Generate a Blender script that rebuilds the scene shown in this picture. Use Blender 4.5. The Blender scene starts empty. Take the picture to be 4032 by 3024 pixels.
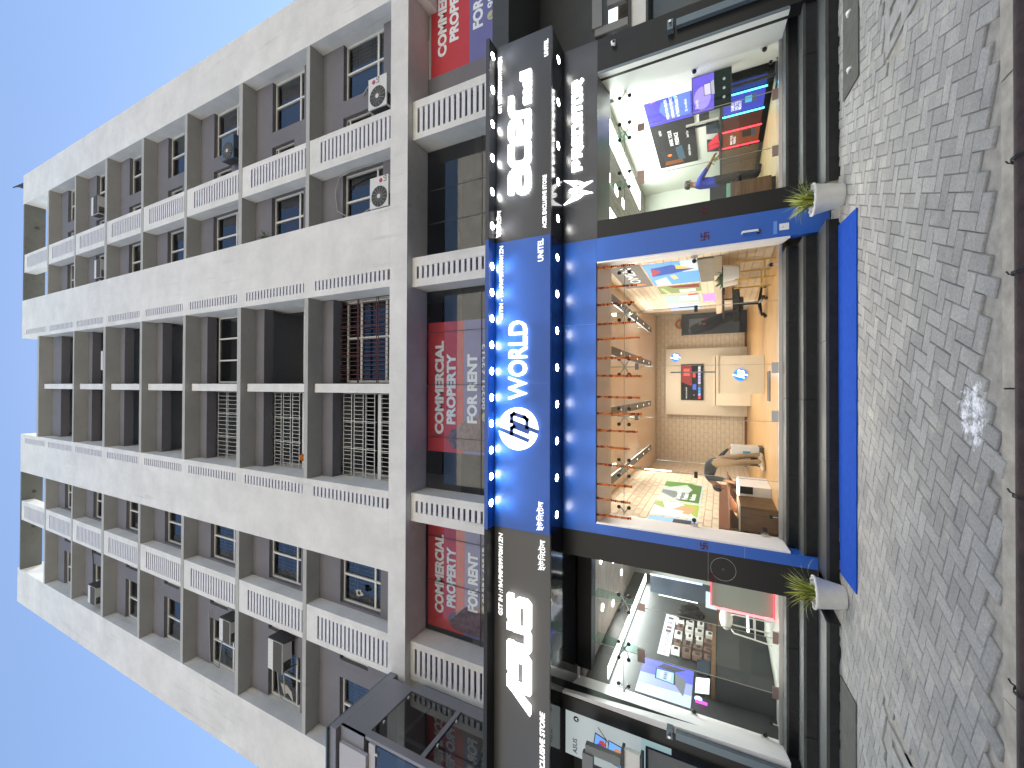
import bpy, bmesh, math, random
from mathutils import Vector, Matrix
random.seed(7)
PI = math.pi
S = bpy.context.scene
COL = S.collection

# ------------------------------------------------------------------ camera
TILT, YAW, EYE = math.radians(26.9), math.radians(0.45), 1.22
fwd = Vector((math.cos(TILT)*math.sin(YAW), math.cos(TILT)*math.cos(YAW), math.sin(TILT)))
rgt = Vector((math.cos(YAW), -math.sin(YAW), 0))
upv = rgt.cross(fwd)
cd = bpy.data.cameras.new('camera'); cam = bpy.data.objects.new('camera', cd); COL.objects.link(cam)
cd.sensor_fit = 'HORIZONTAL'; cd.sensor_width = 36.0; cd.lens = 1620/4032*36
cd.clip_start = 0.05; cd.clip_end = 2000
# the phone was held sideways: the picture's right is the world's down
m = Matrix((-upv, rgt, -fwd)).transposed().to_4x4(); m.translation = (0, 0, EYE)
cam.matrix_world = m
S.camera = cam

# ------------------------------------------------------------------ sky, sun, exposure
SUN_EL, SUN_AZ = math.radians(45), math.radians(6)      # behind the building, a little to its right
w = bpy.data.worlds.new('World'); S.world = w; w.use_nodes = True
wn = w.node_tree.nodes; wl = w.node_tree.links
bg = wn['Background']; sky = wn.new('ShaderNodeTexSky'); sky.sky_type = 'NISHITA'; sky.sun_disc = False
sky.sun_elevation = SUN_EL; sky.sun_rotation = SUN_AZ; sky.air_density = 1.0; sky.dust_density = 0.3; sky.ozone_density = 1.0
bg.inputs[1].default_value = 0.10
wl.new(sky.outputs[0], bg.inputs[0])
sd = bpy.data.lights.new('sun', 'SUN'); sd.energy = 5.0; sd.angle = math.radians(0.5); sd.color = (1.0, 0.92, 0.80)
sun = bpy.data.objects.new('sun', sd); COL.objects.link(sun)
sdir = Vector((math.cos(SUN_EL)*math.sin(SUN_AZ), math.cos(SUN_EL)*math.cos(SUN_AZ), math.sin(SUN_EL)))
sun.rotation_euler = sdir.to_track_quat('Z', 'Y').to_euler()
S.view_settings.view_transform = 'Standard'; S.view_settings.look = 'None'
S.view_settings.exposure = 1.5; S.view_settings.gamma = 1.0
S.view_settings.use_curve_mapping = False
S.render.engine = 'CYCLES'
S.cycles.max_bounces = 8; S.cycles.transparent_max_bounces = 24
S.cycles.caustics_reflective = False; S.cycles.caustics_refractive = False
S.cycles.sample_clamp_indirect = 6
S.cycles.use_denoising = True

# ------------------------------------------------------------------ materials
def _mat(name):
    m = bpy.data.materials.new(name); m.use_nodes = True
    return m, m.node_tree.nodes, m.node_tree.links, m.node_tree.nodes['Principled BSDF']
def N(nodes, t, **kw):
    n = nodes.new(t)
    for k, v in kw.items(): setattr(n, k, v)
    return n
def plain(name, c, rough=0.6, metal=0.0, spec=0.5, noise=0.0, scale=6.0, bump=0.0, coord='Object', coat=0.0):
    m, n, l, p = _mat(name)
    p.inputs['Roughness'].default_value = rough; p.inputs['Metallic'].default_value = metal
    p.inputs['Specular IOR Level'].default_value = spec
    if coat: p.inputs['Coat Weight'].default_value = coat; p.inputs['Coat Roughness'].default_value = 0.05
    p.inputs['Base Color'].default_value = (*c, 1)
    if noise or bump:
        tc = N(n, 'ShaderNodeTexCoord'); nz = N(n, 'ShaderNodeTexNoise'); nz.inputs['Scale'].default_value = scale
        nz.inputs['Detail'].default_value = 6; nz.inputs['Roughness'].default_value = 0.65
        l.new(tc.outputs[coord], nz.inputs['Vector'])
        if noise:
            cr = N(n, 'ShaderNodeValToRGB')
            cr.color_ramp.elements[0].position = 0.3; cr.color_ramp.elements[1].position = 0.72
            cr.color_ramp.elements[0].color = (*[v*(1-noise) for v in c], 1)
            cr.color_ramp.elements[1].color = (*[min(1, v*(1+noise*0.6)) for v in c], 1)
            l.new(nz.outputs['Fac'], cr.inputs[0]); l.new(cr.outputs[0], p.inputs['Base Color'])
        if bump:
            b = N(n, 'ShaderNodeBump'); b.inputs['Strength'].default_value = bump; b.inputs['Distance'].default_value = 0.01
            l.new(nz.outputs['Fac'], b.inputs['Height']); l.new(b.outputs[0], p.inputs['Normal'])
    return m
def emit(name, c, s):
    m, n, l, p = _mat(name)
    p.inputs['Base Color'].default_value = (*[min(0.8, v) for v in c], 1); p.inputs['Roughness'].default_value = 0.4
    p.inputs['Emission Color'].default_value = (*c, 1); p.inputs['Emission Strength'].default_value = s
    return m
def plaster(name, c, streak=0.35, patch=0.14):
    """painted plaster: fine grain, soft patches and soot streaks that run down"""
    m, n, l, p = _mat(name); p.inputs['Roughness'].default_value = 0.9; p.inputs['Specular IOR Level'].default_value = 0.2
    tc = N(n, 'ShaderNodeTexCoord')
    a = N(n, 'ShaderNodeTexNoise'); a.inputs['Scale'].default_value = 0.9; a.inputs['Detail'].default_value = 8; a.inputs['Roughness'].default_value = 0.7
    l.new(tc.outputs['Object'], a.inputs['Vector'])
    mp = N(n, 'ShaderNodeMapping'); mp.inputs['Scale'].default_value = (5.0, 5.0, 0.35); l.new(tc.outputs['Object'], mp.inputs['Vector'])
    s = N(n, 'ShaderNodeTexNoise'); s.inputs['Scale'].default_value = 1.3; s.inputs['Detail'].default_value = 5; l.new(mp.outputs[0], s.inputs['Vector'])
    big = N(n, 'ShaderNodeTexNoise'); big.inputs['Scale'].default_value = 0.35; big.inputs['Detail'].default_value = 2; l.new(tc.outputs['Object'], big.inputs['Vector'])
    g = N(n, 'ShaderNodeTexNoise'); g.inputs['Scale'].default_value = 40; g.inputs['Detail'].default_value = 3; l.new(tc.outputs['Object'], g.inputs['Vector'])
    r1 = N(n, 'ShaderNodeMapRange'); r1.inputs['From Min'].default_value = 0.35; r1.inputs['From Max'].default_value = 0.7
    r1.inputs['To Min'].default_value = 1 - patch; r1.inputs['To Max'].default_value = 1 + patch*0.5; l.new(a.outputs['Fac'], r1.inputs['Value'])
    r2 = N(n, 'ShaderNodeMapRange'); r2.inputs['From Min'].default_value = 0.56; r2.inputs['From Max'].default_value = 0.8
    r2.inputs['To Min'].default_value = 0; r2.inputs['To Max'].default_value = streak; l.new(s.outputs['Fac'], r2.inputs['Value'])
    r3 = N(n, 'ShaderNodeMapRange'); r3.inputs['From Min'].default_value = 0.5; r3.inputs['From Max'].default_value = 0.68; l.new(big.outputs['Fac'], r3.inputs['Value'])
    mul = N(n, 'ShaderNodeMath', operation='MULTIPLY'); l.new(r2.outputs[0], mul.inputs[0]); l.new(r3.outputs[0], mul.inputs[1])
    inv = N(n, 'ShaderNodeMath', operation='SUBTRACT'); inv.inputs[0].default_value = 1; l.new(mul.outputs[0], inv.inputs[1])
    m2 = N(n, 'ShaderNodeMath', operation='MULTIPLY'); l.new(r1.outputs[0], m2.inputs[0]); l.new(inv.outputs[0], m2.inputs[1])
    rg = N(n, 'ShaderNodeMapRange'); rg.inputs['To Min'].default_value = 0.9; rg.inputs['To Max'].default_value = 1.1; l.new(g.outputs['Fac'], rg.inputs['Value'])
    m3 = N(n, 'ShaderNodeMath', operation='MULTIPLY'); l.new(m2.outputs[0], m3.inputs[0]); l.new(rg.outputs[0], m3.inputs[1])
    v = N(n, 'ShaderNodeVectorMath', operation='SCALE'); v.inputs[0].default_value = c; l.new(m3.outputs[0], v.inputs['Scale'])
    l.new(v.outputs[0], p.inputs['Base Color'])
    b = N(n, 'ShaderNodeBump'); b.inputs['Strength'].default_value = 0.25; b.inputs['Distance'].default_value = 0.006
    l.new(g.outputs['Fac'], b.inputs['Height']); l.new(b.outputs[0], p.inputs['Normal'])
    return m
def glass(name, tint=(1, 1, 1), ior=1.45, rough=0.0):
    m, n, l, p = _mat(name); n.remove(p)
    t = N(n, 'ShaderNodeBsdfTransparent'); t.inputs[0].default_value = (*tint, 1)
    g = N(n, 'ShaderNodeBsdfGlossy'); g.inputs['Roughness'].default_value = rough
    r0 = ((ior-1)/(ior+1))**2        # Schlick reflectance, the same from both sides of the sheet
    f = N(n, 'ShaderNodeLayerWeight'); f.inputs['Blend'].default_value = 0.5
    pw = N(n, 'ShaderNodeMath', operation='POWER'); pw.inputs[1].default_value = 5; l.new(f.outputs['Facing'], pw.inputs[0])
    ma = N(n, 'ShaderNodeMath', operation='MULTIPLY_ADD'); ma.inputs[1].default_value = 1-r0; ma.inputs[2].default_value = r0; l.new(pw.outputs[0], ma.inputs[0])
    x = N(n, 'ShaderNodeMixShader'); l.new(ma.outputs[0], x.inputs[0]); l.new(t.outputs[0], x.inputs[1]); l.new(g.outputs[0], x.inputs[2])
    l.new(x.outputs[0], n['Material Output'].inputs[0])
    return m
def wood(name, c, rough=0.45, along=(1, 12, 12)):
    m, n, l, p = _mat(name); p.inputs['Roughness'].default_value = rough
    tc = N(n, 'ShaderNodeTexCoord'); mp = N(n, 'ShaderNodeMapping'); mp.inputs['Scale'].default_value = along
    l.new(tc.outputs['Object'], mp.inputs['Vector'])
    z = N(n, 'ShaderNodeTexNoise'); z.inputs['Scale'].default_value = 2.2; z.inputs['Detail'].default_value = 6; z.inputs['Distortion'].default_value = 0.6
    l.new(mp.outputs[0], z.inputs['Vector'])
    cr = N(n, 'ShaderNodeValToRGB'); cr.color_ramp.elements[0].position = 0.32; cr.color_ramp.elements[1].position = 0.7
    cr.color_ramp.elements[0].color = (*[v*0.6 for v in c], 1); cr.color_ramp.elements[1].color = (*[min(1, v*1.2) for v in c], 1)
    l.new(z.outputs['Fac'], cr.inputs[0]); l.new(cr.outputs[0], p.inputs['Base Color'])
    return m
def paver_mat(name, chalk=True):
    """grey concrete: every block its own tone (object/vertex free: by cell of world position), sandy film, chalk powder smear near the kerb"""
    m, n, l, p = _mat(name); p.inputs['Roughness'].default_value = 0.85; p.inputs['Specular IOR Level'].default_value = 0.3
    geo = N(n, 'ShaderNodeNewGeometry'); oi = N(n, 'ShaderNodeAttribute'); oi.attribute_name = 'tone'
    a = N(n, 'ShaderNodeTexNoise'); a.inputs['Scale'].default_value = 1.4; a.inputs['Detail'].default_value = 7; a.inputs['Roughness'].default_value = 0.7; l.new(geo.outputs['Position'], a.inputs['Vector'])
    f = N(n, 'ShaderNodeTexNoise'); f.inputs['Scale'].default_value = 60; f.inputs['Detail'].default_value = 4; l.new(geo.outputs['Position'], f.inputs['Vector'])
    cr = N(n, 'ShaderNodeValToRGB'); e = cr.color_ramp.elements
    e[0].position = 0.3; e[0].color = (0.225, 0.222, 0.212, 1); e[1].position = 0.62; e[1].color = (0.32, 0.31, 0.285, 1)
    x = e.new(0.72); x.color = (0.47, 0.42, 0.33, 1)
    l.new(a.outputs['Fac'], cr.inputs[0])
    tn = N(n, 'ShaderNodeMapRange'); tn.inputs['To Min'].default_value = 0.84; tn.inputs['To Max'].default_value = 1.13; l.new(oi.outputs['Fac'], tn.inputs['Value'])
    fn = N(n, 'ShaderNodeMapRange'); fn.inputs['From Min'].default_value = .3; fn.inputs['From Max'].default_value = .7; fn.inputs['To Min'].default_value = 0.82; fn.inputs['To Max'].default_value = 1.15; l.new(f.outputs['Fac'], fn.inputs['Value'])
    mm = N(n, 'ShaderNodeMath', operation='MULTIPLY'); l.new(tn.outputs[0], mm.inputs[0]); l.new(fn.outputs[0], mm.inputs[1])
    v = N(n, 'ShaderNodeVectorMath', operation='SCALE'); l.new(cr.outputs[0], v.inputs[0]); l.new(mm.outputs[0], v.inputs['Scale'])
    du = N(n, 'ShaderNodeTexNoise'); du.inputs['Scale'].default_value = 2.6; du.inputs['Detail'].default_value = 9; du.inputs['Roughness'].default_value = 0.78; l.new(geo.outputs['Position'], du.inputs['Vector'])
    dr = N(n, 'ShaderNodeMapRange'); dr.inputs['From Min'].default_value = .54; dr.inputs['From Max'].default_value = .70; dr.inputs['To Max'].default_value = .75; l.new(du.outputs['Fac'], dr.inputs['Value'])
    dm = N(n, 'ShaderNodeMixRGB'); dm.inputs[2].default_value = (0.44, 0.41, 0.345, 1); l.new(dr.outputs[0], dm.inputs[0]); l.new(v.outputs[0], dm.inputs[1])
    # chalk powder: an oval patch left of a festive floor drawing
    sub = N(n, 'ShaderNodeVectorMath', operation='SUBTRACT'); sub.inputs[1].default_value = (-0.13, 3.13, 0); l.new(geo.outputs['Position'], sub.inputs[0])
    sc = N(n, 'ShaderNodeVectorMath', operation='MULTIPLY'); sc.inputs[1].default_value = (3.6, 5.2, 0); l.new(sub.outputs[0], sc.inputs[0])
    ln = N(n, 'ShaderNodeVectorMath', operation='LENGTH'); l.new(sc.outputs[0], ln.inputs[0])
    cn = N(n, 'ShaderNodeTexNoise'); cn.inputs['Scale'].default_value = 16; cn.inputs['Detail'].default_value = 6; cn.inputs['Roughness'].default_value = 0.75; l.new(geo.outputs['Position'], cn.inputs['Vector'])
    cs = N(n, 'ShaderNodeMath', operation='MULTIPLY_ADD'); cs.inputs[1].default_value = 2.6; l.new(cn.outputs['Fac'], cs.inputs[0]); cs.inputs[2].default_value = -1.05
    dd = N(n, 'ShaderNodeMath', operation='SUBTRACT'); l.new(cs.outputs[0], dd.inputs[0]); 
    pw = N(n, 'ShaderNodeMath', operation='POWER'); pw.inputs[1].default_value = 3; l.new(ln.outputs['Value'], pw.inputs[0]); l.new(pw.outputs[0], dd.inputs[1])
    mr = N(n, 'ShaderNodeMapRange'); mr.inputs['From Min'].default_value = -0.05; mr.inputs['From Max'].default_value = 0.45; l.new(dd.outputs[0], mr.inputs['Value'])
    mx = N(n, 'ShaderNodeMixRGB'); mx.inputs[2].default_value = (0.82, 0.82, 0.84, 1); l.new(mr.outputs[0], mx.inputs[0]); l.new(dm.outputs[0], mx.inputs[1])
    l.new(mx.outputs[0], p.inputs['Base Color'])
    b = N(n, 'ShaderNodeBump'); b.inputs['Strength'].default_value = 0.35; b.inputs['Distance'].default_value = 0.004; l.new(f.outputs['Fac'], b.inputs['Height']); l.new(b.outputs[0], p.inputs['Normal'])
    return m

M = dict(
    white=plaster('pale_plaster', (0.78, 0.765, 0.74)),
    slab=plaster('slab_plaster', (0.46, 0.46, 0.44), 0.25, 0.10),
    slatw=plain('white_slat_paint', (0.76, 0.75, 0.77), 0.7, noise=0.08),
    gap=plain('dark_slot_back', (0.055, 0.035, 0.045), 0.9),  # dark purplish backing set behind the slats
    recess=plaster('grey_recess_paint', (0.20, 0.195, 0.215), 0.15, 0.10),
    darkgrey=plaster('weathered_grey_plaster', (0.17, 0.175, 0.165)),  # darker grey shared by roof canopy and deck
    winf=plain('white_window_frame', (0.68, 0.67, 0.62), 0.4),
    pane=glass('window_glass', (0.55, 0.58, 0.6), 2.2), bigpane=glass('reflective_glazing', (0.93, 0.95, 0.95), 1.55),
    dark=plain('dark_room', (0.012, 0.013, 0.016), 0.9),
    room=plain('dim_room', (0.10, 0.095, 0.09), 0.9, noise=0.3, scale=2),
    grille=plain('white_grille_paint', (0.74, 0.74, 0.70), 0.45),
    redgrille=plain('oxide_red_grille', (0.10, 0.03, 0.025), 0.5),
    cloth_red=plain('red_cloth', (0.55, 0.02, 0.04), 0.9), cloth_pink=plain('pink_cloth', (0.62, 0.16, 0.24), 0.9),
    cloth_white=plain('white_cloth', (0.7, 0.7, 0.7), 0.9), curtain=plain('red_curtain', (0.22, 0.035, 0.035), 0.9, noise=0.4, scale=3),
    ac=plain('ac_casing_white', (0.70, 0.69, 0.65), 0.45, noise=0.06), acdark=plain('ac_dark_grille', (0.05, 0.048, 0.045), 0.5),
    acbrown=plain('ac_brown_coil', (0.085, 0.075, 0.06), 0.7, noise=0.3, scale=30), hose=plain('grey_hose', (0.35, 0.34, 0.30), 0.6),
    hoseblack=plain('black_hose', (0.03, 0.03, 0.035), 0.6), lgred=plain('ac_badge_red', (0.5, 0.03, 0.10), 0.4),
    acp_blue=plain('blue_cladding', (0.014, 0.095, 0.42), 0.33, spec=0.5, noise=0.05, scale=1.5),
    acp_black=plain('black_cladding', (0.011, 0.011, 0.012), 0.32, spec=0.3),
    acp_soffit=plain('glossy_black_soffit', (0.012, 0.013, 0.016), 0.08),
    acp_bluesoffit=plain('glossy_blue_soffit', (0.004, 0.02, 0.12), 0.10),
    acp_grey=plain('grey_sign_cladding', (0.085, 0.080, 0.075), 0.35),
    acp_slate=plain('slate_sign_cladding', (0.034, 0.037, 0.046), 0.32),
    alu=plain('grey_composite_panel', (0.27, 0.265, 0.285), 0.4, metal=0.3), alulight=plain('light_composite_panel', (0.48, 0.46, 0.48), 0.45),
    granite=plain('black_granite', (0.011, 0.012, 0.014), 0.38, noise=0.6, scale=9, spec=0.3),
    granite_tread=plain('grey_granite_tread', (0.038, 0.042, 0.043), 0.45, noise=0.35, scale=5),  # treads are a lighter grey than the risers
    reveal=plain('white_reveal', (0.72, 0.71, 0.72), 0.5, noise=0.05, scale=3),
    glassc=glass('clear_shop_glass', (0.97, 0.99, 0.98), 1.28), glassfin=glass('green_glass_fin', (0.80, 0.95, 0.90)),
    steel=plain('brushed_steel', (0.55, 0.55, 0.55), 0.3, metal=1.0), blackcap=plain('black_cap', (0.008, 0.008, 0.008), 0.4),
    patch=plain('bronze_patch_fitting', (0.30, 0.22, 0.20), 0.35, metal=0.8),
    led=emit('white_letter_light', (1.0, 1.0, 0.98), 1.0), ledsoft=emit('white_letter_soft', (1.0, 1.0, 1.0), .42),
    lamp=emit('downlight_glow', (1.0, 0.98, 0.92), 30.0), letter_side=plain('letter_return_black', (0.02, 0.02, 0.02), 0.4),
    hpblue=emit('blue_logo_glow', (0.01, 0.18, 0.95), .45),
    mat_blue=plain('blue_carpet', (0.010, 0.058, 0.34), 0.95, noise=0.2, scale=12, bump=0.3, spec=0.1),
    mat_brown=plain('dusty_rubber_mat', (0.10, 0.098, 0.088), 0.95, noise=0.2, scale=8, spec=0.1),
    pave=paver_mat('grey_concrete_paver'), mortar=plain('sandy_bedding', (0.30, 0.28, 0.24), 0.95, noise=0.3, scale=14),
    kerb=plain('sandy_concrete', (0.36, 0.325, 0.265), 0.92, noise=0.35, scale=7, bump=0.5),
    covercon=plain('grey_cover_concrete', (0.29, 0.285, 0.265), 0.9, noise=0.3, scale=6, bump=0.4),
    asphalt=plain('asphalt', (0.05, 0.05, 0.05), 0.9, noise=0.3, scale=20), earth=plain('pale_ground', (0.13, 0.12, 0.105), 0.95, noise=0.3, scale=0.2),
    rust=plain('rusty_pipe', (0.055, 0.028, 0.022), 0.7, noise=0.6, scale=25, bump=0.4), wire=plain('dark_wire', (0.02, 0.02, 0.022), 0.6),
    pot=plain('white_plastic_pot', (0.66, 0.655, 0.63), 0.45, noise=0.12, scale=7), soil=plain('potting_soil', (0.03, 0.022, 0.015), 0.95),
    leafy=plain('yellow_green_blade', (0.36, 0.37, 0.07), 0.5), leafg=plain('green_blade', (0.12, 0.18, 0.035), 0.5), leafd=plain('dark_green_leaf', (0.03, 0.075, 0.02), 0.5),
    bannerred=plain('banner_red', (0.52, 0.035, 0.05), 0.6, noise=0.1, scale=2), bannerblue=plain('banner_violet_blue', (0.14, 0.145, 0.36), 0.6),
    bannertext=plain('banner_white_print', (0.78, 0.82, 0.88), 0.6), bannerpic=plain('banner_building_print', (0.17, 0.10, 0.13), 0.7, noise=0.5, scale=9), phone=plain('pale_yellow_disc', (0.5, 0.5, 0.28), 0.6),
    brick=plain('cream_brick', (0.62, 0.52, 0.39), 0.85, noise=0.16, scale=9, bump=0.4), grout=plain('brick_joint', (0.33, 0.26, 0.18), 0.95),
    hpfloor=wood('oak_floor', (0.46, 0.27, 0.11), 0.35, (1, 9, 9)), cream=plain('cream_laminate', (0.60, 0.52, 0.40), 0.45), creamceil=plain('cream_ceiling', (0.66, 0.55, 0.46), 0.55),
    trackbar=plain('charcoal_light_track', (0.10, 0.095, 0.09), 0.5), walnut=wood('walnut_veneer', (0.17, 0.09, 0.042), 0.4, (1, 10, 10)), walnut_v=wood('walnut_veneer_upright', (0.15, 0.085, 0.04), 0.4, (14, 14, 1)),
    brown=plain('brown_shelf_edge', (0.17, 0.065, 0.03), 0.45), greytex=plain('grey_textured_panel', (0.15, 0.13, 0.10), 0.8, noise=0.2, scale=8),
    blackmat=plain('black_leatherette', (0.005, 0.005, 0.006), 0.8, spec=0.12), blackplastic=plain('black_plastic', (0.015, 0.015, 0.017), 0.35),
    screen_dark=plain('dark_glass_panel', (0.03, 0.04, 0.055), 0.12), gold=plain('gold_frame', (0.62, 0.42, 0.10), 0.3, metal=0.8),
    marigold=plain('orange_marigold', (0.55, 0.14, 0.012), 0.9, noise=0.5, scale=40), maroon=plain('dark_red_marigold', (0.16, 0.02, 0.008), 0.9),
    skin=plain('brown_skin', (0.20, 0.105, 0.065), 0.55), hair=plain('black_hair', (0.010, 0.009, 0.008), 0.6), tee=plain('dark_navy_tee', (0.012, 0.015, 0.018), 0.9),
    chino=plain('khaki_trousers', (0.24, 0.17, 0.10), 0.9, noise=0.15, scale=14), shoe=plain('cream_sneaker', (0.55, 0.50, 0.40), 0.6), polo=plain('royal_blue_polo', (0.02, 0.04, 0.33), 0.85), trouser=plain('black_trousers', (0.018, 0.02, 0.022), 0.9),
    carton=plain('printer_carton', (0.50, 0.50, 0.50), 0.7), cartonpic=plain('carton_print_blue', (0.05, 0.22, 0.42), 0.6), cartondark=plain('carton_print_dark', (0.06, 0.05, 0.05), 0.6), boxwhite=plain('white_box', (0.66, 0.65, 0.62), 0.6), boxbrown=plain('brown_box', (0.16, 0.10, 0.075), 0.6),
    mint=plain('mint_tray', (0.22, 0.55, 0.45), 0.4), amber=emit('amber_can', (1.0, 0.5, 0.05), .4),
    acerwall=plain('pale_green_white_wall', (0.66, 0.69, 0.63), 0.7), acerceil=wood('ash_ceiling_board', (0.33, 0.32, 0.27), 0.6, (9, 1, 9)), acerfloor=wood('oak_plank_floor', (0.42, 0.31, 0.16), 0.45, (1, 9, 9)), grey_wall=plain('dark_green_grey_wall', (0.05, 0.06, 0.06), 0.6),
    asusceil=wood('pinkish_wood_ceiling', (0.42, 0.36, 0.34), 0.5, (1, 8, 8)), asuswall=plain('charcoal_wall', (0.035, 0.038, 0.04), 0.55, noise=0.2, scale=3), asusgrey=plain('sage_grey_wall', (0.30, 0.32, 0.29), 0.6), asusfloor=plain('pale_grey_tile', (0.42, 0.43, 0.39), 0.35),
    panelw=emit('white_light_panel', (1.0, 1.0, 0.96), 4.0), panelcool=emit('cool_light_panel', (0.96, 1.0, 0.97), 3.0), panelwarm=emit('warm_light_panel', (1.0, 0.80, 0.56), 4.0),
    dimlens=emit('small_warm_lens', (1.0, .85, .6), 1.0), cyan=emit('cyan_tube', (0.08, 0.75, 1.0), 1.6), redtube=emit('red_tube', (1.0, 0.03, 0.05), 1.6), pinktube=emit('pink_red_tube', (1.0, 0.22, 0.25), .8), bluetube=emit('blue_tube', (0.35, 0.5, 1.0), .8), whitetube=emit('white_tube', (1, 1, 1), 1.5), violet=emit('violet_glow', (0.25, 0.12, 1.0), .7),
    chairwhite=plain('white_chair_shell', (0.66, 0.65, 0.60), 0.45), beige_end=plain('beige_stone_end', (0.34, 0.31, 0.24), 0.7, noise=0.2), pwhite=plain('switch_plate_white', (0.7, 0.7, 0.7), 0.5), tape=plain('blue_tape', (0.10, 0.26, 0.62), 0.6),
    swastik=plain('red_tilak_paint', (0.10, 0.012, 0.02), 0.8), seam=plain('pale_seam', (0.14, 0.30, 0.62), 0.5), seamdark=plain('dark_seam', (0.006, 0.006, 0.007), 0.6), darkbluegrey=plain('blue_grey_metal', (0.13, 0.17, 0.20), 0.35, metal=0.4), gunmetal=plain('grey_metal_channel', (0.17, 0.17, 0.165), 0.45, metal=0.3), rag=plain('stone_rubble_view', (0.09, 0.075, 0.06), 0.9, noise=0.5, scale=14), litwhite=emit('white_glow', (0.86, 0.95, 1.0), 0.45),
    cream_wall=plaster('cream_side_wall', (0.55, 0.53, 0.49), 0.4, 0.12), opp=plaster('opposite_plaster', (0.52, 0.50, 0.465)), oppwin=plain('opposite_shutter', (0.43, 0.415, 0.385), 0.7), holepl=plain('broken_plaster', (0.50, 0.46, 0.40), 0.95, noise=0.3, scale=20),
)
_cache = {}
def print_mat(c, e=0.0):
    k = (tuple(c), e)
    if k not in _cache:
        if e:
            m = emit('lit_print_%02d' % len(_cache), c, e*.36); p = m.node_tree.nodes['Principled BSDF']
            p.inputs['Base Color'].default_value = (*[v*.35 for v in c], 1); p.inputs['Roughness'].default_value = 0.6; p.inputs['Specular IOR Level'].default_value = 0.2
        else: m = plain('print_%02d' % len(_cache), c, 0.6, spec=0.3)
        _cache[k] = m
    return _cache[k]

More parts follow.
